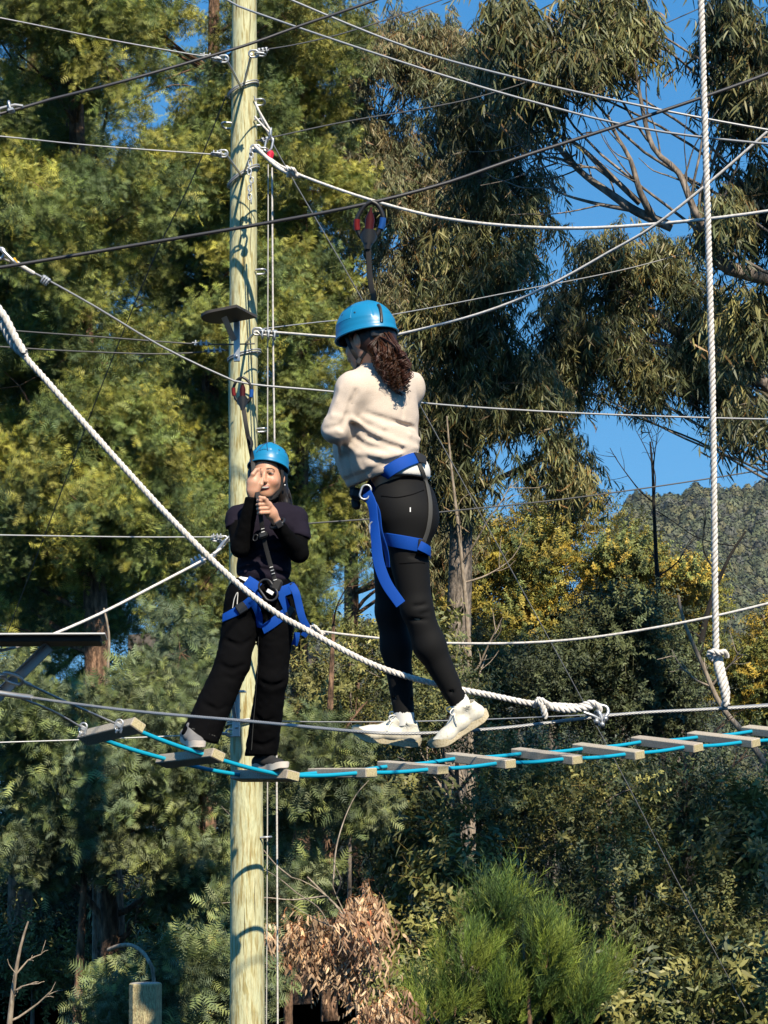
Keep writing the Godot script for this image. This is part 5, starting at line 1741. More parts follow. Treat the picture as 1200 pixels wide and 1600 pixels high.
# the climber seen from behind, in the cream jumper
func build_near_climber() -> void:
	var W := func(x: float, y: float, dz: float) -> Vector3: return P(x, y, 8.2 + dz)
	var Ft := Vector3(-0.75, 0, -0.66).normalized()
	var Lt := Vector3(Ft.z, 0, -Ft.x)
	var Fp := Vector3(-0.92, 0, -0.39).normalized()
	var Lp := Vector3(Fp.z, 0, -Fp.x)
	var root := thing("person", "climber in cream jumper and black leggings seen from behind, stepping along the cable", "person", W.call(650, 1160, 0.0))
	var Y := Vector3.UP
	# ---- head
	var Fh := Vector3(-0.70, -0.13, -0.68).normalized()
	var Lh := Vector3(Fh.z, 0, -Fh.x).normalized()
	var Uh := Fh.cross(-Lh).normalized()
	if Uh.y < 0:
		Uh = -Uh
	var hc: Vector3 = W.call(577, 531, 0.0)
	var b := bounds([hc, W.call(590, 590, 0.0)], 0.15)
	var head := Field.new(b[0], b[1], 0.004)
	head.ell(hc + Uh * 0.012 - Fh * 0.012, Lh, Uh, Fh, Vector3(0.074, 0.098, 0.094), 0.02)
	head.ell(hc - Uh * 0.045 + Fh * 0.035, Lh, Uh, Fh, Vector3(0.056, 0.066, 0.056), 0.03)
	head.ell(hc - Uh * 0.095 + Fh * 0.062, Lh, Uh, Fh, Vector3(0.024, 0.02, 0.02), 0.025)
	head.cone(hc - Uh * 0.015 + Fh * 0.088, hc - Uh * 0.045 + Fh * 0.106, 0.008, 0.014, 0.016)
	head.ell(hc - Uh * 0.072 + Fh * 0.085, Lh, Uh, Fh, Vector3(0.02, 0.012, 0.012), 0.012)
	for s in [-1.0, 1.0]:
		head.ell(hc - Uh * 0.012 + Lh * 0.073 * s - Fh * 0.008, Lh, Uh, Fh, Vector3(0.011, 0.031, 0.019), 0.006)
		head.ell(hc - Uh * 0.012 + Lh * 0.085 * s - Fh * 0.004, Lh, Uh, Fh, Vector3(0.006, 0.018, 0.009), 0.006, true)
		head.ell(hc - Uh * 0.035 + Lh * 0.034 * s + Fh * 0.062, Lh, Uh, Fh, Vector3(0.024, 0.022, 0.022), 0.02)
	head.cone(hc - Uh * 0.06 - Fh * 0.02, W.call(590, 586, 0.0), 0.052, 0.058, 0.03)
	var skin_tint := func(p: Vector3) -> Color:
		var q := p - hc
		if q.dot(Fh) > 0.05 and absf(q.dot(Uh) + 0.072) < 0.010 and absf(q.dot(Lh)) < 0.024:
			return Color(0.42, 0.16, 0.13)
		return Color(0.55, 0.31, 0.21)
	var skin := MB.new()
	head.build(skin, skin_tint)
	# ---- body under the clothes, one figure with the head
	var fb := bounds([W.call(500, 560, -0.2), W.call(780, 560, 0.35), W.call(520, 1130, -0.2), W.call(760, 1130, 0.3)], 0.05)
	var body := Field.new(fb[0], fb[1], 0.013)
	body.ell(W.call(594, 650, 0.01), Lt, Y, Ft, Vector3(0.145, 0.16, 0.095), 0.04)
	body.cone(W.call(592, 600, 0), W.call(588, 566, 0), 0.055, 0.048, 0.03)
	body.cone(W.call(552, 606, -0.10), W.call(636, 602, 0.12), 0.045, 0.045, 0.05)
	body.ell(W.call(612, 725, 0.0), Lp, Y, Fp, Vector3(0.12, 0.11, 0.09), 0.05)
	body.ell(W.call(634, 795, 0.0), Lp, Y, Fp, Vector3(0.145, 0.10, 0.105), 0.05)
	for row in [[[548, 614, -0.11], [524, 671, -0.13], 0.04, 0.032], [[524, 671, -0.13], [560, 680, 0.06], 0.032, 0.026], [[640, 610, 0.13], [618, 664, 0.24], 0.04, 0.035], [[618, 664, 0.24], [585, 684, 0.2], 0.034, 0.026], [[632, 812, -0.07], [651, 955, -0.09], 0.072, 0.045], [[651, 955, -0.09], [672, 1010, -0.08], 0.045, 0.044], [[672, 1010, -0.08], [722, 1108, -0.065], 0.042, 0.022], [[613, 812, 0.09], [612, 960, 0.08], 0.072, 0.045], [[612, 960, 0.08], [619, 1010, 0.08], 0.045, 0.044], [[619, 1010, 0.08], [632, 1118, 0.06], 0.044, 0.026]]:
		body.cone(W.call(row[0][0], row[0][1], row[0][2]), W.call(row[1][0], row[1][1], row[1][2]), row[2], row[3], 0.03)
	body.build(skin, skin_tint)
	# hands tucked under the folded arms
	for row in [[Vector3(0.6, 0.05, -0.5), [560, 676, 0.06]], [Vector3(-0.6, 0.1, 0.5), [585, 684, 0.2]]]:
		var wr: Vector3 = W.call(row[1][0], row[1][1], row[1][2])
		var dir: Vector3 = row[0].normalized()
		var sd := dir.cross(Vector3.UP).normalized()
		var hb := bounds([wr, wr + dir * 0.2], 0.07)
		var hf := Field.new(hb[0], hb[1], 0.004)
		hf.cone(wr, wr + dir * 0.08, 0.026, 0.036, 0.015, sd, 0.5)
		for k in 4:
			var kn := wr + dir * 0.085 + Vector3.UP * (0.03 - 0.02 * k)
			var pip := kn + dir * (0.038 - 0.004 * absf(k - 1.0)) + sd * 0.006
			hf.cone(kn - dir * 0.02, pip, 0.0095, 0.0085, 0.004)
			hf.cone(pip, pip + dir * 0.026 + sd * 0.016, 0.0085, 0.007, 0.004)
		hf.cone(wr + dir * 0.03 + Vector3.UP * 0.025, wr + dir * 0.07 + Vector3.UP * 0.055, 0.012, 0.009, 0.006)
		hf.build(skin, skin_tint)
	part("body", skin, M.skin, root)
	# ---- jumper
	fb = bounds([W.call(495, 560, -0.26), W.call(680, 560, 0.4), W.call(500, 775, -0.25), W.call(680, 775, 0.35)], 0.04)
	var jum := Field.new(fb[0], fb[1], 0.0075)
	jum.ell(W.call(594, 648, 0.01), Lt, Y, Ft, Vector3(0.168, 0.185, 0.125), 0.05)
	jum.cone(W.call(553, 605, -0.11), W.call(636, 600, 0.12), 0.062, 0.062, 0.06)
	jum.cone(W.call(593, 612, 0.0), W.call(590, 572, 0.0), 0.085, 0.060, 0.05)
	jum.ell(W.call(597, 712, 0.0), Lt, Y, Ft, Vector3(0.152, 0.14, 0.135), 0.05)
	jum.ell(W.call(572, 738, 0.05), Lt, Y, Ft, Vector3(0.10, 0.10, 0.085), 0.05)
	jum.cone(W.call(548, 614, -0.12), W.call(524, 671, -0.14), 0.057, 0.048, 0.035)
	jum.cone(W.call(524, 671, -0.14), W.call(562, 680, 0.05), 0.049, 0.040, 0.02)
	jum.ell(W.call(556, 700, 0.03), Lt, Y, Ft, Vector3(0.09, 0.10, 0.085), 0.04)
	jum.cone(W.call(640, 612, 0.14), W.call(620, 664, 0.25), 0.056, 0.05, 0.035)
	jum.cone(W.call(620, 664, 0.25), W.call(588, 684, 0.2), 0.05, 0.04, 0.02)
	# folds: ridges and the hollows beside them
	var base := Field.new(fb[0], fb[1], 0.0075)
	base.v = jum.v.duplicate()
	for row in [[[[545, 651], [568, 667], [592, 680], [629, 695], [653, 702]], 0.012, false], [[[552, 662], [575, 682], [600, 693], [630, 703]], 0.011, true], [[[531, 675], [541, 695], [560, 708], [592, 712], [625, 712]], 0.012, false], [[[547, 664], [556, 686], [575, 698], [604, 703]], 0.010, true], [[[566, 652], [600, 667], [640, 680], [655, 687]], 0.010, false], [[[575, 646], [610, 657], [650, 670]], 0.009, true], [[[556, 612], [549, 628], [543, 648], [534, 668]], 0.013, true], [[[528, 684], [531, 715], [538, 742]], 0.010, false], [[[540, 700], [545, 725], [552, 750]], 0.010, true], [[[556, 712], [566, 735], [577, 748]], 0.010, false], [[[575, 716], [600, 725], [630, 716]], 0.009, true], [[[508, 655], [520, 650], [532, 652]], 0.009, false], [[[506, 670], [518, 668], [532, 664]], 0.009, true], [[[532, 606], [527, 626], [518, 644]], 0.009, false], [[[620, 590], [628, 620], [630, 650]], 0.008, true]]:
		var prev := Vector3.INF
		for q in row[0]:
			var h := hit([base], q[0], q[1], 7.8, 8.6)
			var p: Vector3 = h[0] + h[1] * (0.004 if row[2] else -0.004)
			if prev != Vector3.INF:
				jum.cone(prev, p, row[1] * 0.85, row[1] * 0.85, 0.011, Vector3.ZERO, 1.0, row[2])
			prev = p
	var nz := FastNoiseLite.new()
	nz.seed = 3
	nz.frequency = 9.0
	var hem_at: Vector3 = W.call(598, 741, 0.0)
	var hem_n: Vector3 = (cam_basis * Vector3(0.37, -0.93, 0.0)).normalized()
	jum.wrinkle(func(p: Vector3) -> float:
		var over := (p - hem_at).dot(hem_n)
		var rib := 0.005 * smoothstep(-0.034, -0.030, over) + 0.004 * exp(-pow((over + 0.034) / 0.005, 2.0))
		return rib + 0.002 * nz.get_noise_3d(p.x, p.y * 1.6, p.z) + 0.0010 * nz.get_noise_3d(p.x * 3.0 + 7.0, p.y * 4.5, p.z * 3.0), 0.03)
	jum.clip(hem_at, hem_n)
	var neck_n := (Vector3(0.15, 1.0, 0.1)).normalized()
	jum.clip(W.call(588, 569, 0.0), neck_n)
	part("jumper", meshed(jum), M.cream_fleece, root)
	part("raglan_seam", strap([jum], [[574, 576], [566, 592], [557, 612], [550, 630]], 7.8, 8.6, 0.005, 0.0, 0.0016), M.cream_fleece, root)
	part("raglan_seam", strap([jum], [[612, 580], [626, 600], [640, 622]], 7.8, 8.6, 0.005, 0.0, 0.0016), M.cream_fleece, root)
	var mb := MB.new()
	var ring := PackedVector3Array()
	for k in 33:
		var a := TAU * k / 32.0
		ring.append(W.call(589, 570, 0.0) + Lt * cos(a) * 0.058 + Ft * sin(a) * 0.060 + Y * -0.008 * cos(a))
	mb.tube(ring, 0.008, 8, false)
	part("collar", mb, M.cream_fleece, root)
	# ---- shirt tail showing under the belt
	fb = bounds([W.call(560, 770, -0.2), W.call(690, 690, 0.25)], 0.05)
	var sh := Field.new(fb[0], fb[1], 0.007)
	sh.ell(W.call(627, 738, 0.0), Lp, Y, Fp, Vector3(0.132, 0.09, 0.105), 0.03)
	sh.clip(W.call(630, 749, 0.0), Vector3(0, -1, 0))
	sh.clip(W.call(630, 712, 0.0), Vector3(0, 1, 0))
	part("shirt_tail", meshed(sh), M.white_cotton, root)
	# ---- leggings
	fb = bounds([W.call(570, 735, -0.22), W.call(740, 735, 0.3), W.call(590, 1125, -0.2), W.call(750, 1125, 0.25)], 0.05)
	var leg := Field.new(fb[0], fb[1], 0.0075)
	leg.ell(W.call(632, 790, 0.0), Lp, Y, Fp, Vector3(0.158, 0.125, 0.118), 0.05)
	leg.ell(W.call(650, 812, -0.06), Lp, Y, Fp, Vector3(0.085, 0.085, 0.085), 0.05)
	leg.ell(W.call(648, 812, 0.08), Lp, Y, Fp, Vector3(0.085, 0.085, 0.085), 0.05)
	leg.cone(W.call(630, 812, -0.07), W.call(651, 950, -0.09), 0.088, 0.056, 0.05)
	leg.cone(W.call(651, 950, -0.09), W.call(671, 1008, -0.08), 0.056, 0.057, 0.03)
	leg.cone(W.call(671, 1008, -0.08), W.call(722, 1108, -0.065), 0.057, 0.033, 0.03)
	leg.cone(W.call(612, 812, 0.09), W.call(611, 955, 0.08), 0.082, 0.056, 0.03)
	leg.cone(W.call(611, 955, 0.08), W.call(619, 1010, 0.08), 0.056, 0.056, 0.03)
	leg.cone(W.call(619, 1010, 0.08), W.call(632, 1122, 0.065), 0.056, 0.038, 0.03)
	leg.cone(W.call(668, 760, 0.05), W.call(690, 850, 0.02), 0.012, 0.012, 0.03, Vector3.ZERO, 1.0, true)
	leg.clip(W.call(632, 748, 0.0), Vector3(0, 1, 0))
	for q in [[[656, 960], [672, 956]], [[640, 968], [668, 968]], [[640, 868], [664, 872]], [[613, 1090], [645, 1093]], [[612, 1100], [646, 1102]], [[702, 1082], [727, 1072]], [[645, 948], [668, 944]]]:
		var h1 := hit([leg], q[0][0], q[0][1], 7.8, 8.5)
		var h2 := hit([leg], q[1][0], q[1][1], 7.8, 8.5)
		leg.cone(h1[0] + h1[1] * 0.004, h2[0] + h2[1] * 0.004, 0.006, 0.006, 0.008, Vector3.ZERO, 1.0, true)
	var ax1: Vector3 = (W.call(722, 1108, -0.065) - W.call(671, 1008, -0.08)).normalized()
	var near_end: Vector3 = W.call(718, 1098, -0.065)
	var far_end: Vector3 = W.call(630, 1116, 0.065)
	for z in leg.nz:
		for y in leg.ny:
			for x in leg.nx:
				var i := (z * leg.ny + y) * leg.nx + x
				if leg.v[i] < 0.05:
					var p := leg.o + Vector3(x, y, z) * leg.h
					if p.distance_to(near_end) < 0.11:
						leg.v[i] = maxf(leg.v[i], (p - near_end).dot(ax1))
					elif p.distance_to(far_end) < 0.11:
						leg.v[i] = maxf(leg.v[i], far_end.y - p.y)
	part("leggings", meshed(leg), M.black_lycra, root)
	part("seam", strap([leg], [[596, 775], [620, 778], [645, 773], [662, 766]], 7.8, 8.6, 0.004, 0.0005, 0.0015), M.black_cotton, root)
	part("seam", strap([leg], [[606, 884], [620, 881], [650, 879], [664, 880]], 7.8, 8.6, 0.004, 0.0005, 0.0015), M.black_cotton, root)
	part("logo_tab", strap([leg], [[641, 793], [641, 800]], 7.8, 8.6, 0.004, 0.001, 0.001), M.white_print, root)
	# ---- socks and shoes
	for row in [[[715, 1090, -0.065], [726, 1114, -0.065], 0.034], [[630, 1108, 0.065], [633, 1132, 0.065], 0.037]]:
		mb = MB.new()
		mb.tube(smooth([W.call(row[0][0], row[0][1], row[0][2]), W.call(row[1][0], row[1][1], row[1][2])], 0.01), [row[2], row[2] + 0.001, row[2] + 0.003, row[2] + 0.002, row[2]], 18)
		part("sock", mb, M.white_cotton, root)
	var s1 := shoe(root, "white trainer lifted at the heel", W.call(764, 1121, -0.065), W.call(679, 1173, -0.085), (cam_basis * Vector3(-0.50, 0.84, 0.2)).normalized(), M.shoe_leather, M.gum_sole, M.white_cotton, true)
	shoe(root, "white trainer flat behind the cable", W.call(654, 1168, 0.068), W.call(551, 1152, 0.075), (cam_basis * Vector3(0.12, 0.98, 0.15)).normalized(), M.shoe_leather, M.gum_sole, M.white_cotton, true)
	var sf := bounds([W.call(670, 1180, -0.2), W.call(770, 1080, 0.0)], 0.03)
	mb = MB.new()
	var pz := [W.call(708, 1126, -0.104), W.call(713, 1118, -0.103), W.call(720, 1115, -0.101), W.call(718, 1123, -0.103)]
	mb.face(pz)
	part("blue_mark", mb, M.blue_print, s1)
	# ---- hair
	var hair := MB.new()
	rng.seed = 61
	for i in 64:
		var a := rng.randf() * TAU
		var r := sqrt(rng.randf())
		var rootp: Vector3 = W.call(593 + 20 * r * cos(a), 524 + 12 * r * sin(a), -0.085 + 0.035 * r * r + 0.02 * rng.randf_range(-1, 1))
		var wide := rng.randf_range(-1.0, 1.0)
		var deep := rng.randf_range(-1.0, 1.0)
		var len := rng.randf_range(0.55, 1.0) * (1.0 - 0.22 * absf(wide))
		var ph := rng.randf() * TAU
		var cr := rng.randf_range(0.007, 0.014)
		var turns := rng.randf_range(2.2, 3.8)
		var k0 := rng.randf_range(0.6, 1.5)
		for strand in 9:                                  # strands of one lock curl together
			var o1 := some_dir() * rng.randf_range(0.001, 0.0055)
			var dp := rng.randf_range(-0.35, 0.35)
			var dl := rng.randf_range(0.88, 1.06)
			var pts := PackedVector3Array()
			for k in 37:
				var f := k / 36.0
				var g := f * len * dl
				var cx := 594.0 + 22.0 * g + 12.0 * sin(g * 1.8)
				var cy := 527.0 + 100.0 * g
				var spread := (0.62 + 0.55 * sin(PI * minf(1.0, g * 0.9 + 0.08))) * 24.0 * (1.0 - 0.55 * g * g)
				var p: Vector3 = W.call(cx + wide * spread, cy, -0.10 + deep * 0.03 - 0.03 * g)
				p = rootp.lerp(p, smoothstep(0.0, 0.3, f))
				var an := ph + dp + TAU * turns * f * f
				p += (Vector3(cos(an), 0.3 * sin(an * 0.7), sin(an)) * cr + o1 * (1.0 + f)) * smoothstep(0.0, 0.25, f)
				pts.append(p)
			hair.col = Color(0.050 * k0, 0.020 * k0, 0.011 * k0)
			hair.tube(pts, taper(0.0022, 0.0011, pts.size()), 3, false)
	part("hair", hair, M.curly_hair, root)
	var cap := Field.new(hc - Vector3.ONE * 0.16, hc + Vector3.ONE * 0.16, 0.006)
	cap.ell(hc + Uh * 0.010 - Fh * 0.018, Lh, Uh, Fh, Vector3(0.080, 0.098, 0.096), 0.02)
	cap.ell(hc - Uh * 0.04 - Fh * 0.055, Lh, Uh, Fh, Vector3(0.058, 0.06, 0.045), 0.03)
	cap.clip(hc + Fh * 0.012 - Uh * 0.02, (Fh * 0.85 - Uh * 0.5).normalized())
	part("scalp_hair", meshed(cap), M.brown_hair, root)
	# ---- helmet
	var shl := Shell.new()
	shl.c = W.call(572, 519, -0.005)
	shl.F = Fh
	shl.U = Uh
	shl.L = Lh
	var hroot := helmet("teal blue helmet on the climber in the cream jumper", shl, Color(0.009, 0.19, 0.38))
	part("adjuster_slot", on_shell(shl, [[2.78, 0.08, 2.9, 0.5]], 0.007, 0.0), M.black_plastic, hroot)
	part("adjuster_slot", on_shell(shl, [[2.80, 0.12, 2.9, 0.48]], 0.003, 0.006), M.grey_webbing, hroot)
	part("logo", on_shell(shl, [[0.95, 0.62, 1.25, 0.64], [1.0, 0.66, 1.15, 0.68], [1.3, 0.60, 1.5, 0.63]], 0.0016), M.navy_print, hroot)
	part("panel_groove", on_shell(shl, [[1.05, 0.26, 1.75, 0.26], [1.75, 0.26, 1.75, 0.55], [1.75, 0.55, 1.05, 0.55], [1.05, 0.55, 1.05, 0.26]], 0.0016, -0.0004), M.helmet, hroot)
	var chin: Vector3 = W.call(561, 566, -0.02)
	for q in [[[541, 527, -0.045], [550, 548, -0.06], [560, 563, -0.045]], [[586, 523, -0.08], [574, 545, -0.078], [562, 564, -0.05]], [[562, 562, -0.05], [558, 576, -0.02], [552, 580, 0.02]]]:
		var pts := []
		var nn := []
		for k in q:
			pts.append(W.call(k[0], k[1], k[2]))
			nn.append(Vector3(-0.4, 0, 0.9).normalized())
		part("chin_strap", free_strap(pts, nn, 0.014, 0.002), M.black_webbing, hroot)
	mb = MB.new()
	mb.box(W.call(561, 564, -0.055), Basis(Vector3.FORWARD, 0.4), Vector3(0.02, 0.026, 0.01), 0.004)
	part("strap_divider", mb, M.black_plastic, hroot)
	mb = MB.new()
	mb.box(W.call(590, 521, -0.095), Basis(Vector3.FORWARD, -0.1) * Basis(Vector3.UP, 0.5), Vector3(0.055, 0.03, 0.014), 0.006)
	part("size_dial", mb, M.black_plastic, hroot)
	# ---- harness
	var fields := [jum, sh, leg]
	var har := thing("climbing_harness", "blue webbing harness round the near climber's hips", "harness", W.call(632, 800, 0.0), "blue climbing harnesses")
	part("waist_belt", strap(fields, [[566, 782], [575, 768], [588, 751], [604, 738], [622, 727], [640, 719], [652, 716]], 7.8, 8.7, 0.047, 0.006, 0.004), M.blue_webbing, har)
	part("waist_belt_back", strap(fields, [[648, 717], [657, 717], [662, 722]], 7.8, 8.7, 0.045, 0.009, 0.004), M.black_webbing, har)
	part("leg_loop", strap(fields, [[588, 836], [605, 842], [625, 846], [645, 850], [660, 853]], 7.8, 8.7, 0.050, 0.005, 0.004), M.blue_webbing, har)
	part("leg_loop_keeper", strap(fields, [[651, 853], [660, 854]], 7.8, 8.7, 0.054, 0.011, 0.003), M.black_webbing, har)
	part("leg_loop_tail", free_strap([W.call(655, 852, -0.165), W.call(663, 856, -0.16), W.call(671, 861, -0.13), W.call(672, 866, -0.08)], [Vector3(0.2, 0, 1), Vector3(0.6, 0, 0.8), Vector3(1, 0, 0.2)], 0.036), M.blue_webbing, har)
	part("rear_strap", strap(fields, [[652, 722], [660, 740], [667, 762], [671, 785], [671, 808], [667, 830], [660, 848]], 7.8, 8.7, 0.018, 0.005, 0.003), M.grey_webbing, har)
	part("hanging_tail", free_strap([W.call(573, 770, -0.13), W.call(582, 790, -0.15), W.call(585, 820, -0.17), W.call(588, 850, -0.19), W.call(592, 880, -0.20), W.call(604, 912, -0.205), W.call(626, 944, -0.20)], [Vector3(-0.5, 0, 0.85), Vector3(-0.7, 0, 0.7), Vector3(-0.5, 0, 0.85), Vector3(-0.2, 0.1, 1), Vector3(-0.1, 0.2, 1), Vector3(0, 0.2, 1)], 0.041), M.blue_webbing, har)
	part("riser", free_strap([W.call(578, 776, -0.125), W.call(590, 800, -0.155), W.call(594, 830, -0.165), W.call(604, 862, -0.17), W.call(607, 886, -0.168)], [Vector3(-0.8, 0, 0.6), Vector3(-0.8, 0, 0.6), Vector3(-0.9, 0, 0.4)], 0.03), M.blue_webbing, har)
	mb = MB.new()
	mb.link(W.call(571, 769, -0.135), Vector3(0.3, 0.9, 0).normalized(), Vector3(1, -0.3, 0).normalized(), 0.055, 0.035, 0.004)
	part("buckle", mb, M.galvanised, har)
	mb = MB.new()
	mb.link(W.call(584, 826, -0.165), Vector3(-0.1, 1, 0).normalized(), Vector3(1, 0.1, 0.2).normalized(), 0.05, 0.03, 0.004)
	part("buckle", mb, M.galvanised, har)
	mb = MB.new()
	mb.box(W.call(557, 772, 0.0), Basis(Vector3.FORWARD, 0.3), Vector3(0.05, 0.045, 0.04), 0.012)
	mb.box(W.call(556, 786, 0.02), Basis(Vector3.FORWARD, -0.2), Vector3(0.032, 0.05, 0.03), 0.01)
	part("front_knot", mb, M.black_webbing, har)
	var dn := Vector3(0, -1, 0)
	belay("black belay lanyard above the teal helmet of the near climber", W.call(580, 321, 0.0), W.call(575, 378, 0.0), Vector3(1, 0.05, 0).normalized(), [W.call(575, 384, 0.0), W.call(577, 420, 0.01), W.call(580, 450, 0.02), W.call(584, 470, 0.05), W.call(575, 560, 0.22), W.call(556, 660, 0.34), W.call(550, 770, 0.10)], [Vector3(0.1, 0, 1), Vector3(0.1, 0, 1), Vector3(0, 0, 1)], 1.25)

# the climber on the ladder bridge, in black
func build_far_climber() -> void:
	var V := func(x: float, y: float, dz: float) -> Vector3: return P(x, y, 10.5 + dz)
	var X := cam_basis.x
	var Y := Vector3.UP
	var Z := X.cross(Y).normalized()
	var root := thing("person", "smiling climber dressed in black on the ladder bridge, hand raised to face", "person", V.call(360, 1195, 0.0))
	# ---- head
	var Fh := Vector3(-0.12, -0.02, 0.99).normalized()
	var Lh := Vector3(Fh.z, 0, -Fh.x).normalized()         # towards the right of the photograph
	var Uh := Fh.cross(Lh).normalized()
	if Uh.y < 0:
		Uh = -Uh
	var hc: Vector3 = V.call(417.5, 744.5, 0.0)
	var b := bounds([hc, V.call(418, 790, 0.0)], 0.13)
	var head := Field.new(b[0], b[1], 0.0032)
	head.ell(hc + Uh * 0.022 - Fh * 0.012, Lh, Uh, Fh, Vector3(0.074, 0.095, 0.095), 0.02)
	head.ell(hc - Uh * 0.040 + Fh * 0.028, Lh, Uh, Fh, Vector3(0.063, 0.068, 0.060), 0.035)
	head.ell(hc - Uh * 0.092 + Fh * 0.056, Lh, Uh, Fh, Vector3(0.026, 0.020, 0.022), 0.03)
	for s in [-1.0, 1.0]:
		head.ell(hc - Uh * 0.032 + Lh * 0.036 * s + Fh * 0.062, Lh, Uh, Fh, Vector3(0.026, 0.022, 0.022), 0.022)    # smiling cheeks
		head.ell(hc + Uh * 0.004 + Lh * 0.031 * s + Fh * 0.088, Lh, Uh, Fh, Vector3(0.016, 0.009, 0.009), 0.012, true)   # eye hollows
		head.ell(hc + Uh * 0.001 + Lh * 0.031 * s + Fh * 0.076, Lh, Uh, Fh, Vector3(0.014, 0.0105, 0.012), 0.004)      # eyes
		head.cone(hc + Uh * 0.018 + Lh * 0.014 * s + Fh * 0.088, hc + Uh * 0.020 + Lh * 0.044 * s + Fh * 0.076, 0.007, 0.006, 0.014)   # brow
		head.ell(hc - Uh * 0.008 + Lh * 0.075 * s - Fh * 0.006, Lh, Uh, Fh, Vector3(0.010, 0.030, 0.018), 0.006)
		head.ell(hc - Uh * 0.006 + Lh * 0.084 * s + Fh * 0.004, Lh, Uh, Fh, Vector3(0.006, 0.017, 0.009), 0.005, true)
		head.ell(hc - Uh * 0.038 + Lh * 0.011 * s + Fh * 0.099, Lh, Uh, Fh, Vector3(0.008, 0.007, 0.009), 0.006)      # nostril wings
	head.cone(hc + Uh * 0.012 + Fh * 0.086, hc - Uh * 0.034 + Fh * 0.107, 0.008, 0.0115, 0.014)
	head.ell(hc - Uh * 0.060 + Fh * 0.088, Lh, Uh, Fh, Vector3(0.023, 0.011, 0.010), 0.012)
	head.cone(hc - Uh * 0.05 - Fh * 0.02, V.call(419, 800, 0.05), 0.050, 0.056, 0.03)
	var tone := func(p: Vector3) -> Color:
		var q := p - hc
		var x := q.dot(Lh)
		var y := q.dot(Uh)
		var z := q.dot(Fh)
		var skin_c := Color(0.52, 0.275, 0.175)
		if z < 0.03:
			return skin_c
		for s in [-1.0, 1.0]:
			var ex: float = (x - 0.031 * s) / 0.0145
			var ey := (y - 0.001) / 0.0055
			if ex * ex + ey * ey < 1.0:
				var ix: float = (x - 0.031 * s + 0.002) / 0.0075
				return Color(0.02, 0.012, 0.008) if ix * ix < 1.0 else Color(0.24, 0.18, 0.15)
			if absf(x - 0.031 * s) < 0.018 and y > 0.0045 and y < 0.0095 - 60.0 * pow(x - 0.031 * s, 2.0):
				return Color(0.03, 0.016, 0.012)               # lashes
			var bx: float = (x * s - 0.012) / 0.036
			if bx > 0.0 and bx < 1.0:
				var by: float = 0.0215 + 0.006 * sin(bx * 2.6) - 0.004 * bx
				if absf(y - by) < 0.0055 * (1.0 - 0.4 * bx):
					return Color(0.03, 0.018, 0.012)           # brows
		var smile := 4.0 * x * x
		var my := y + 0.0655 - smile * 1.6
		if absf(x) < 0.024 and z > 0.045:
			var mx := x / 0.024
			var half := 0.0048 * sqrt(1.0 - mx * mx)
			if absf(my) < half:
				return Color(0.95, 0.90, 0.84)                 # teeth
			if my > 0.0 and my < half + 0.0055:
				return Color(0.40, 0.13, 0.11)
			if my < 0.0 and my > -half - 0.009:
				return Color(0.45, 0.12, 0.10)
		if y < 0.0 and y > -0.05 and absf(absf(x) - 0.042) < 0.016:
			return Color(0.55, 0.26, 0.17)                    # flushed cheeks
		return skin_c
	var skin := MB.new()
	head.build(skin, tone)
	# ---- body under the clothes
	var fb := bounds([V.call(345, 780, -0.3), V.call(490, 780, 0.2), V.call(280, 1200, -0.3), V.call(470, 1200, 0.25)], 0.05)
	var body := Field.new(fb[0], fb[1], 0.014)
	body.ell(V.call(417, 830, 0.0), X, Y, Z, Vector3(0.14, 0.14, 0.085), 0.04)
	body.cone(V.call(419, 805, 0.04), V.call(419, 780, 0.03), 0.05, 0.046, 0.03)
	body.cone(V.call(376, 803, 0.0), V.call(458, 805, 0.0), 0.04, 0.04, 0.04)
	body.ell(V.call(413, 885, 0.0), X, Y, Z, Vector3(0.11, 0.12, 0.08), 0.04)
	body.ell(V.call(408, 930, 0.0), X, Y, Z, Vector3(0.14, 0.08, 0.09), 0.04)
	for row in [[[370, 806, 0], [376, 856, -0.12], 0.036, 0.03], [[376, 856, -0.12], [395, 778, -0.17], 0.03, 0.022], [[464, 810, 0], [466, 864, -0.08], 0.036, 0.03], [[466, 864, -0.08], [431, 815, -0.2], 0.03, 0.022], [[384, 950, 0], [362, 1040, -0.07], 0.066, 0.045], [[362, 1040, -0.07], [310, 1140, -0.12], 0.044, 0.026], [[430, 950, 0], [424, 1060, -0.02], 0.066, 0.045], [[424, 1060, -0.02], [408, 1175, 0.08], 0.044, 0.026]]:
		body.cone(V.call(row[0][0], row[0][1], row[0][2]), V.call(row[1][0], row[1][1], row[1][2]), row[2], row[3], 0.03)
	var plain_tone := func(_p: Vector3) -> Color: return Color(0.54, 0.295, 0.195)
	body.build(skin, plain_tone)
	# ---- the hand raised to the face: wrist below, fingers curled against the eye
	b = bounds([V.call(384, 725, -0.12), V.call(414, 782, -0.24)], 0.04)
	var hf := Field.new(b[0], b[1], 0.003)
	var wr: Vector3 = V.call(395.5, 778, -0.17)
	hf.cone(wr, V.call(395.5, 766, -0.176), 0.025, 0.029, 0.015, Z, 0.8)
	hf.cone(V.call(395.5, 766, -0.176), V.call(396.5, 754, -0.176), 0.030, 0.033, 0.015, Z, 0.75)
	hf.cone(V.call(396.5, 756, -0.174), V.call(400, 743, -0.166), 0.030, 0.020, 0.012, Z, 0.8)
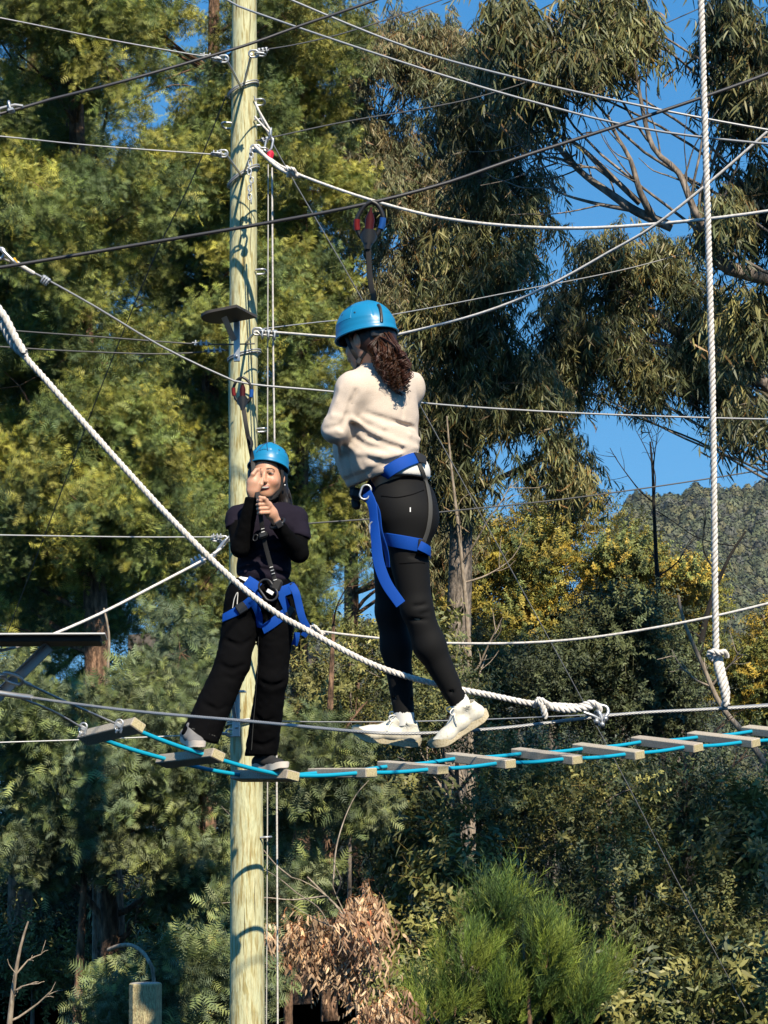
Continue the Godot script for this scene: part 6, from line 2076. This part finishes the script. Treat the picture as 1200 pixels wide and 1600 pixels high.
	for k in 4:
		var dz := -0.190 + 0.013 * k
		var kn: Vector3 = V.call(391.5 + 2.6 * k, 752 - 0.8 * k, dz + 0.01)
		var pip: Vector3 = V.call(395.0 + 2.0 * k, 741 + 0.8 * k, dz)
		var dip: Vector3 = V.call(400.0 + 1.2 * k, 734.5 + 1.6 * k, dz + 0.012)
		var tip: Vector3 = V.call(404.5 + 0.8 * k, 733 + 2.2 * k, dz + 0.028)
		hf.cone(kn, pip, 0.0115, 0.0098, 0.006)
		hf.cone(pip, dip, 0.0098, 0.0086, 0.004)
		hf.cone(dip, tip, 0.0086, 0.0072, 0.004)
	hf.cone(V.call(398, 749, -0.168), V.call(402.5, 737.5, -0.160), 0.022, 0.013, 0.010)
	hf.cone(V.call(402, 767, -0.185), V.call(408, 757, -0.19), 0.013, 0.0105, 0.008)
	hf.cone(V.call(408, 757, -0.19), V.call(410, 748, -0.172), 0.0105, 0.008, 0.004)
	hf.build(skin, plain_tone)
	# ---- the hand holding the lanyard
	b = bounds([V.call(400, 772, -0.16), V.call(436, 818, -0.28)], 0.04)
	var hg := Field.new(b[0], b[1], 0.003)
	hg.cone(V.call(432, 815, -0.2), V.call(424, 802, -0.215), 0.023, 0.027, 0.015, Z, 0.85)
	hg.cone(V.call(424, 802, -0.215), V.call(417.5, 791, -0.225), 0.028, 0.027, 0.015, Z, 0.85)
	for k in 4:
		var y := 781.5 + 6.4 * k
		var kn: Vector3 = V.call(416.5 + 0.8 * k, y, -0.245)
		var pip: Vector3 = V.call(406.0 + 0.9 * absf(k - 1), y + 0.5, -0.262)
		var dip: Vector3 = V.call(402.5 + 0.9 * absf(k - 1), y + 1.0, -0.240)
		hg.cone(kn, pip, 0.0100, 0.0094, 0.003)
		hg.cone(pip, dip, 0.0094, 0.0085, 0.003)
		hg.cone(dip, V.call(408, y + 1.0, -0.222), 0.0085, 0.0075, 0.003)
	hg.cone(V.call(420, 790, -0.24), V.call(413, 779, -0.262), 0.012, 0.0098, 0.008)
	hg.cone(V.call(413, 779, -0.262), V.call(406, 777, -0.262), 0.0098, 0.0078, 0.004)
	hg.build(skin, plain_tone)
	part("body", skin, M.skin, root)
	# ---- black long sleeves and neck layer
	fb = bounds([V.call(350, 770, -0.32), V.call(490, 880, 0.18)], 0.05)
	var slv := Field.new(fb[0], fb[1], 0.007)
	slv.cone(V.call(368, 806, 0.0), V.call(376, 856, -0.12), 0.044, 0.044, 0.03)
	slv.cone(V.call(376, 856, -0.12), V.call(394.5, 779, -0.17), 0.046, 0.034, 0.02)
	slv.cone(V.call(466, 808, 0.0), V.call(467, 864, -0.08), 0.044, 0.044, 0.03)
	slv.cone(V.call(467, 864, -0.08), V.call(433, 819, -0.2), 0.045, 0.032, 0.02)
	slv.cone(V.call(419, 783, 0.02), V.call(419, 806, 0.04), 0.054, 0.07, 0.02)
	var nz := FastNoiseLite.new()
	nz.seed = 9
	nz.frequency = 10.0
	var folds := func(p: Vector3) -> float: return 0.004 * nz.get_noise_3d(p.x, p.y * 1.7, p.z) + 0.0022 * nz.get_noise_3d(p.x * 2.5 + 5.0, p.y * 5.0, p.z * 2.5)
	slv.wrinkle(folds, 0.03)
	var c1: Vector3 = V.call(394.5, 777, -0.17)
	var c2: Vector3 = V.call(430.5, 816, -0.2)
	var n2: Vector3 = (V.call(430, 815, -0.2) - V.call(467, 864, -0.08)).normalized()
	for i in slv.v.size():
		if slv.v[i] < 0.04:
			var p := slv.o + Vector3(i % slv.nx, (i / slv.nx) % slv.ny, i / (slv.nx * slv.ny)) * slv.h
			if p.distance_to(c1) < 0.07:
				slv.v[i] = maxf(slv.v[i], (p - c1).dot(Vector3(0.1, 0.98, 0.1)))
			elif p.distance_to(c2) < 0.07:
				slv.v[i] = maxf(slv.v[i], (p - c2).dot(n2))
	part("long_sleeves", meshed(slv), M.black_cotton, root)
	# ---- t-shirt
	fb = bounds([V.call(345, 775, -0.22), V.call(490, 925, 0.2)], 0.05)
	var tee := Field.new(fb[0], fb[1], 0.0075)
	tee.ell(V.call(417, 832, 0.0), X, Y, Z, Vector3(0.160, 0.155, 0.108), 0.05)
	tee.cone(V.call(374, 808, 0.0), V.call(460, 810, 0.0), 0.050, 0.050, 0.04)
	tee.cone(V.call(419, 792, 0.04), V.call(376, 805, 0.01), 0.052, 0.046, 0.03)
	tee.cone(V.call(419, 792, 0.04), V.call(458, 807, 0.01), 0.052, 0.046, 0.03)
	tee.ell(V.call(412, 888, 0.0), X, Y, Z, Vector3(0.132, 0.12, 0.105), 0.05)
	tee.cone(V.call(368, 811, 0.0), V.call(369, 832, -0.05), 0.050, 0.052, 0.03)
	tee.cone(V.call(464, 812, 0.0), V.call(468, 838, -0.04), 0.050, 0.056, 0.03)
	for row in [[[374, 880], [400, 872], [430, 880]], [[370, 892], [395, 886], [425, 893], [450, 900]], [[380, 866], [410, 858], [440, 866]], [[440, 810], [452, 830], [455, 850]], [[398, 842], [420, 850], [445, 846]], [[378, 812], [388, 830], [392, 850]]]:
		var prev := Vector3.INF
		for q in row:
			var h := hit([tee], q[0], q[1], 10.1, 10.8)
			if prev != Vector3.INF:
				tee.cone(prev, h[0] + h[1] * 0.004, 0.008, 0.008, 0.018, Vector3.ZERO, 1.0, true)
			prev = h[0] + h[1] * 0.004
	tee.wrinkle(folds, 0.03)
	tee.clip(V.call(412, 906, 0.0), (cam_basis * Vector3(-0.16, -0.98, 0)).normalized())
	tee.clip(V.call(419, 785, 0.0), (Vector3(0, 1, 0.25)).normalized())
	var e1: Vector3 = V.call(368, 822, -0.03)
	var e2: Vector3 = V.call(470, 840, -0.04)
	for i in tee.v.size():
		if tee.v[i] < 0.04:
			var p := tee.o + Vector3(i % tee.nx, (i / tee.nx) % tee.ny, i / (tee.nx * tee.ny)) * tee.h
			if p.x < V.call(379, 822, -0.03).x and p.y < e1.y + 0.05 and p.y > e1.y - 0.14:
				tee.v[i] = maxf(tee.v[i], (p - e1).dot(Vector3(0.3, -0.93, 0.1)))
			elif p.x > V.call(459, 840, -0.03).x and p.y < e2.y + 0.05 and p.y > e2.y - 0.14:
				tee.v[i] = maxf(tee.v[i], (p - e2).dot(Vector3(-0.25, -0.95, 0.1)))
	part("t_shirt", meshed(tee), M.navy_cotton, root)
	# ---- trousers
	fb = bounds([V.call(335, 895, -0.3), V.call(480, 895, 0.25), V.call(275, 1190, -0.32), V.call(450, 1190, 0.25)], 0.04)
	var tr := Field.new(fb[0], fb[1], 0.008)
	tr.ell(V.call(408, 928, 0.0), X, Y, Z, Vector3(0.166, 0.12, 0.118), 0.05)
	tr.cone(V.call(380, 950, 0.0), V.call(364, 1035, -0.06), 0.092, 0.078, 0.04)
	tr.cone(V.call(364, 1035, -0.06), V.call(309, 1160, -0.14), 0.078, 0.090, 0.03)
	tr.cone(V.call(434, 950, 0.0), V.call(425, 1060, -0.02), 0.090, 0.072, 0.03)
	tr.cone(V.call(425, 1060, -0.02), V.call(407, 1185, 0.08), 0.072, 0.080, 0.03)
	for row in [[[352, 1000], [375, 1010], [392, 1000]], [[345, 1040], [362, 1046], [380, 1040]], [[350, 1056], [366, 1062]], [[408, 1065], [425, 1072], [446, 1064]], [[400, 1120], [415, 1130], [428, 1122]], [[318, 1100], [340, 1110], [355, 1104]], [[395, 1160], [412, 1166], [426, 1158]]]:
		var prev := Vector3.INF
		for q in row:
			var h := hit([tr], q[0], q[1], 10.0, 10.9)
			if prev != Vector3.INF:
				tr.cone(prev, h[0] + h[1] * 0.007, 0.009, 0.009, 0.014, Vector3.ZERO, 1.0, true)
			prev = h[0] + h[1] * 0.007
	tr.wrinkle(folds, 0.03)
	tr.clip(V.call(410, 903, 0.0), Vector3(0, 1, 0))
	var g1: Vector3 = V.call(309, 1155, -0.14)
	var g2: Vector3 = V.call(407, 1181, 0.08)
	var a1: Vector3 = (V.call(322, 1190, -0.14) - V.call(364, 1035, -0.06)).normalized()
	for i in tr.v.size():
		if tr.v[i] < 0.05:
			var p := tr.o + Vector3(i % tr.nx, (i / tr.nx) % tr.ny, i / (tr.nx * tr.ny)) * tr.h
			if p.distance_to(g1) < 0.18 and p.x < V.call(370, 1150, 0.0).x:
				tr.v[i] = maxf(tr.v[i], (p - g1).dot(a1))
			elif p.distance_to(g2) < 0.18:
				tr.v[i] = maxf(tr.v[i], g2.y - p.y)
	part("trousers", meshed(tr), M.black_denim, root)
	part("seam", strap([tr], [[404, 995], [403, 1040], [400, 1085], [396, 1130], [393, 1172]], 10.0, 10.9, 0.004, 0.0005, 0.0012), M.grey_webbing, root)
	part("seam", strap([tr], [[300, 1138], [318, 1144], [336, 1150]], 10.0, 10.9, 0.004, 0.0005, 0.0012), M.grey_webbing, root)
	part("shirt_tail", strap([tr, tee], [[376, 902], [388, 907], [398, 913]], 10.0, 10.9, 0.024, 0.003, 0.002), M.white_cotton, root)
	var mb := MB.new()
	var dpts := []
	for q in [[364, 950], [367, 935], [372, 926], [371, 944]]:
		var h := hit([tr], q[0], q[1], 10.0, 10.9)
		dpts.append(h[0] + h[1] * 0.004)
	mb.tube(smooth(dpts, 0.01), 0.0022, 5)
	part("drawstring", mb, M.white_cotton, root)
	# ---- shoes on the rungs
	shoe(root, "grey canvas shoe on the second rung", V.call(287, 1158, -0.08), V.call(312, 1172, -0.30), Vector3(0.02, 1, 0.05).normalized(), M.grey_canvas, M.white_sole, M.white_cotton, false, 1.0, false)
	shoe(root, "black and white canvas shoe on the third rung", V.call(397, 1202, 0.12), V.call(446, 1204, -0.06), Vector3(0.0, 1, 0.05).normalized(), M.black_canvas, M.white_sole, M.white_cotton, false, 1.0, false)
	# ---- hair
	var cap := Field.new(hc - Vector3(0.16, 0.24, 0.16), hc + Vector3.ONE * 0.15, 0.006)
	cap.ell(hc + Uh * 0.022 - Fh * 0.020, Lh, Uh, Fh, Vector3(0.086, 0.098, 0.095), 0.02)
	cap.cone(hc + Lh * 0.062 - Fh * 0.04 + Uh * 0.02, hc + Lh * 0.066 - Fh * 0.055 - Uh * 0.07, 0.024, 0.024, 0.03)
	cap.cone(hc - Lh * 0.075 - Fh * 0.03 + Uh * 0.02, hc - Lh * 0.070 - Fh * 0.045 - Uh * 0.06, 0.024, 0.024, 0.03)
	cap.cone(hc + Lh * 0.066 - Fh * 0.055 - Uh * 0.07, hc + Lh * 0.080 - Fh * 0.06 - Uh * 0.125, 0.022, 0.030, 0.03)
	cap.ell(hc - Uh * 0.06 - Fh * 0.06, Lh, Uh, Fh, Vector3(0.07, 0.08, 0.04), 0.03)
	cap.ell(hc - Uh * 0.03 + Fh * 0.075, Lh, Uh, Fh, Vector3(0.068, 0.098, 0.085), 0.01, true)
	cap.ell(hc + Uh * 0.025 + Fh * 0.085, Lh, Uh, Fh, Vector3(0.064, 0.072, 0.075), 0.01, true)
	cap.wrinkle(func(p: Vector3) -> float: return 0.003 * nz.get_noise_3d(p.x * 4.0, p.y * 1.2, p.z * 4.0), 0.03)
	part("hair", meshed(cap), M.black_hair, root)
	mb = MB.new()
	rng.seed = 8
	for i in 40:
		var p0: Vector3 = hc + Lh * rng.randf_range(0.05, 0.075) - Fh * rng.randf_range(0.03, 0.08) + Uh * rng.randf_range(-0.02, 0.03)
		var p1: Vector3 = hc + Lh * rng.randf_range(0.06, 0.115) - Fh * rng.randf_range(0.03, 0.09) - Uh * rng.randf_range(0.10, 0.15)
		mb.tube(smooth(wobble(p0, p1, 0.10, 4), 0.012), 0.0022, 4, false)
	part("loose_strands", mb, M.black_hair, root)
	mb = MB.new()
	mb.lathe(hc - Uh * 0.046 + Lh * 0.086 + Fh * 0.006, Basis(X, Y, Z), [Vector2(0.0, -0.006), Vector2(0.005, -0.003), Vector2(0.005, 0.003), Vector2(0.0, 0.006)], 8)
	part("earring", mb, M.galvanised, root)
	# ---- helmet
	var shl := Shell.new()
	shl.F = Vector3(-0.14, 0.30, 0.95).normalized()
	shl.L = Vector3(0.98, -0.10, 0.12).normalized()
	shl.L = (shl.L - shl.F * shl.L.dot(shl.F)).normalized()
	shl.U = shl.F.cross(shl.L).normalized()
	shl.c = V.call(420, 727, 0.018)
	shl.k = 0.93
	shl.fk = 0.86
	var hroot := helmet("bright blue helmet on the smiling climber", shl, Color(0.009, 0.19, 0.38))
	part("logo", on_shell(shl, [[-0.52, 0.22, -0.14, 0.62], [-0.14, 0.62, 0.10, 0.26], [-0.36, 0.27, -0.28, 0.285], [-0.24, 0.29, -0.18, 0.295], [-0.14, 0.30, -0.08, 0.30], [-0.04, 0.30, 0.02, 0.30]], 0.0018), M.navy_print, hroot)
	for s in [-1.0, 1.0]:
		var pts := []
		var nn := []
		for q in [[0.074, 0.045, 0.03], [0.079, 0.0, 0.028], [0.072, -0.055, 0.024], [0.048, -0.098, 0.03], [0.012, -0.118, 0.045]]:
			pts.append(hc + Lh * q[0] * s + Uh * q[1] + Fh * q[2])
			nn.append((Lh * s * (0.4 + 8.0 * q[0]) + Fh * 0.8 - Uh * 0.1).normalized())
		part("chin_strap", free_strap(pts, nn, 0.015, 0.002), M.black_webbing, hroot)
	mb = MB.new()
	mb.box(hc - Uh * 0.116 + Fh * 0.055, Basis(Lh, Uh, Fh), Vector3(0.05, 0.022, 0.016), 0.006)
	part("chin_buckle", mb, M.black_plastic, hroot)
	# ---- watch
	var wat := thing("wristwatch", "dark wristwatch on the smiling climber's lower wrist", "watch", V.call(434, 820, -0.2))
	mb = MB.new()
	var ring := PackedVector3Array()
	var wd: Vector3 = (V.call(425, 804, -0.214) - V.call(440, 828, -0.18)).normalized()
	var wa := wd.cross(Z).normalized()
	var wb := wd.cross(wa).normalized()
	for k in 25:
		var a := TAU * k / 24.0
		ring.append(V.call(433.5, 818, -0.2) + wa * cos(a) * 0.036 + wb * sin(a) * 0.034)
	mb.tube(ring, 0.007, 7, false)
	part("band", mb, M.black_plastic, wat)
	mb = MB.new()
	mb.box(V.call(436, 819, -0.243), Basis(wa, wd, wa.cross(wd)), Vector3(0.032, 0.034, 0.009), 0.003)
	part("case", mb, M.dark_steel, wat)
	# ---- harness
	var fields := [tee, tr]
	var har := thing("climbing_harness", "blue webbing harness on the smiling climber with dangling side strap", "harness", V.call(408, 930, 0.0), "blue climbing harnesses")
	part("waist_belt", strap(fields, [[386, 908], [396, 914], [404, 920]], 10.0, 10.9, 0.055, 0.006, 0.004), M.blue_webbing, har)
	part("waist_belt", strap(fields, [[436, 926], [448, 922], [460, 917]], 10.0, 10.9, 0.05, 0.006, 0.004), M.blue_webbing, har)
	part("leg_loop", strap(fields, [[350, 966], [362, 960], [374, 953], [386, 944], [398, 934], [406, 928]], 10.0, 10.9, 0.044, 0.005, 0.004), M.blue_webbing, har)
	part("leg_loop", strap(fields, [[412, 984], [424, 976], [436, 966], [446, 956]], 10.0, 10.9, 0.046, 0.005, 0.004), M.blue_webbing, har)
	part("riser", strap(fields, [[394, 938], [402, 952], [406, 966], [407, 980]], 10.0, 10.9, 0.034, 0.007, 0.004), M.blue_webbing, har)
	part("riser", strap(fields, [[434, 922], [442, 938], [448, 954]], 10.0, 10.9, 0.04, 0.008, 0.004), M.blue_webbing, har)
	part("hanging_tail", free_strap([V.call(455, 914, -0.13), V.call(462, 925, -0.15), V.call(467, 945, -0.15), V.call(472, 965, -0.15), V.call(480, 982, -0.14)], [Vector3(0.1, 0, 1), Vector3(0.15, 0, 1), Vector3(-0.1, 0.1, 1)], 0.036), M.blue_webbing, har)
	part("hanging_tail", free_strap([V.call(480, 980, -0.14), V.call(478, 988, -0.135), V.call(474, 994, -0.13)], [Vector3(0.1, 0, 1), Vector3(0.3, -0.2, 1)], 0.03), M.blue_webbing, har)
	part("hanging_tail", free_strap([V.call(464, 988, -0.04), V.call(463, 998, -0.04), V.call(460, 1008, -0.03)], [Vector3(0.2, 0, 1), Vector3(0.3, 0, 1)], 0.03), M.blue_webbing, har)
	for q in [[378.0, 950.0, 0.55, 0.05], [455.0, 921.0, -0.2, 0.045], [450.0, 955.0, -0.6, 0.04]]:
		var h := hit(fields, q[0], q[1], 10.0, 10.9)
		mb = MB.new()
		mb.box(h[0] + h[1] * 0.014, Basis(Vector3.BACK, q[2]), Vector3(q[3], 0.05, 0.014), 0.005)
		part("buckle", mb, M.black_plastic, har)
	mb = MB.new()
	mb.link(V.call(419, 922, -0.17), Vector3(0.55, -0.8, 0.1).normalized(), Vector3(0.8, 0.55, 0.2).normalized(), 0.11, 0.065, 0.0055)
	part("front_carabiner", mb, M.dark_steel, har)
	mb = MB.new()
	mb.box(V.call(422, 925, -0.182), Basis(Vector3.BACK, -0.55), Vector3(0.034, 0.018, 0.004), 0.001)
	part("white_tag", mb, M.white_print, har)
	mb = MB.new()
	mb.box(V.call(432, 914, -0.165), Basis(Vector3.BACK, -0.4), Vector3(0.05, 0.06, 0.03), 0.01)
	part("front_knot", mb, M.black_webbing, har)
	# ---- lanyard down through the fist to the harness
	var lan := belay("black belay lanyard with red sleeve beside the pole above the bright blue helmet", V.call(379, 593, -0.05), V.call(379, 633, -0.06), Vector3(0.99, -0.1, 0).normalized(), [V.call(380, 636, -0.06), V.call(385, 668, -0.08), V.call(391, 700, -0.06), V.call(395, 722, -0.05), V.call(398, 755, -0.11), V.call(404, 780, -0.235), V.call(408, 812, -0.23), V.call(413, 845, -0.19), V.call(422, 880, -0.17), V.call(431, 912, -0.165)], [Vector3(0.1, 0, 1), Vector3(0.1, 0, 1), Vector3(0, 0, 1)], 1.0)
	part("stitched_flap", free_strap([V.call(388, 682, -0.085), V.call(393, 690, -0.08), V.call(393, 697, -0.09), V.call(390, 699, -0.11)], [Vector3(0.6, 0, 0.8), Vector3(0.9, 0, 0.4)], 0.018), M.black_webbing, lan)
	for q in [[410.5, 826.0, -0.216], [411.0, 831.0, -0.212], [424.0, 886.0, -0.177], [425.5, 891.0, -0.176], [427.0, 896.0, -0.175], [430.0, 906.0, -0.174]]:
		mb = MB.new()
		mb.box(V.call(q[0], q[1], q[2] - 0.004), Basis(Vector3.BACK, 0.25), Vector3(0.016, 0.003, 0.002), 0.0)
		part("white_stitching", mb, M.white_print, lan)
	mb = MB.new()
	mb.box(V.call(411, 836, -0.21), Basis(Vector3.BACK, 0.3), Vector3(0.045, 0.03, 0.02), 0.008)
	mb.link(V.call(399, 840, -0.20), Vector3(0.2, 1, 0).normalized(), Vector3(1, 0, 0.2).normalized(), 0.03, 0.02, 0.003)
	part("adjuster", mb, M.black_plastic, lan)

func _ready() -> void:
	cam_basis = Basis(Vector3.RIGHT, deg_to_rad(7.7)) * Basis(Vector3.BACK, -0.012)
	var cam := Camera3D.new()
	cam.name = "camera"
	cam.transform = Transform3D(cam_basis, EYE)
	cam.fov = rad_to_deg(2.0 * atan(800.0 / FOCAL))
	cam.near = 0.05
	cam.far = 6000.0
	add_child(cam)
	cam.current = true
	var env := Environment.new()
	env.background_mode = Environment.BG_SKY
	var sky := ProceduralSkyMaterial.new()
	sky.sky_top_color = Color(0.174, 0.456, 0.705)
	sky.sky_horizon_color = Color(0.434, 0.686, 0.865)
	sky.sky_curve = 0.16
	sky.ground_bottom_color = Color(0.10, 0.10, 0.07)
	sky.ground_horizon_color = Color(0.22, 0.24, 0.22)
	sky.sun_angle_max = 1.0
	sky.sky_energy_multiplier = 0.97
	var s := Sky.new()
	s.sky_material = sky
	env.sky = s
	env.tonemap_mode = Environment.TONE_MAPPER_LINEAR
	env.tonemap_exposure = 1.5
	env.fog_enabled = true
	env.fog_density = 0.000035
	env.fog_light_color = Color(0.80, 0.86, 0.95)
	env.sdfgi_enabled = true
	env.ssao_enabled = true
	env.ssil_enabled = true
	var we := WorldEnvironment.new()
	we.name = "world"
	we.environment = env
	add_child(we)
	var sun := DirectionalLight3D.new()
	sun.name = "sun"
	sun.light_energy = 1.6
	sun.light_color = Color(1.0, 0.95, 0.86)
	sun.light_angular_distance = 0.5
	sun.shadow_enabled = true
	var az := deg_to_rad(21.0)
	var el := deg_to_rad(42.0)
	var to_sun := Vector3(sin(az) * cos(el), sin(el), cos(az) * cos(el))
	add_child(sun)
	sun.look_at_from_position(to_sun * 10.0, Vector3.ZERO, Vector3.UP)
	materials()
	M.crack = mat("crack", lin(0.06, 0.045, 0.02), 0.95)
	build_land()
	sprays()
	build_hill()
	build_plants()
	build_pole()
	build_left_station()
	build_post()
	build_ladder()
	build_cables()
	skin_and_cloth()
	build_near_climber()
	build_far_climber()
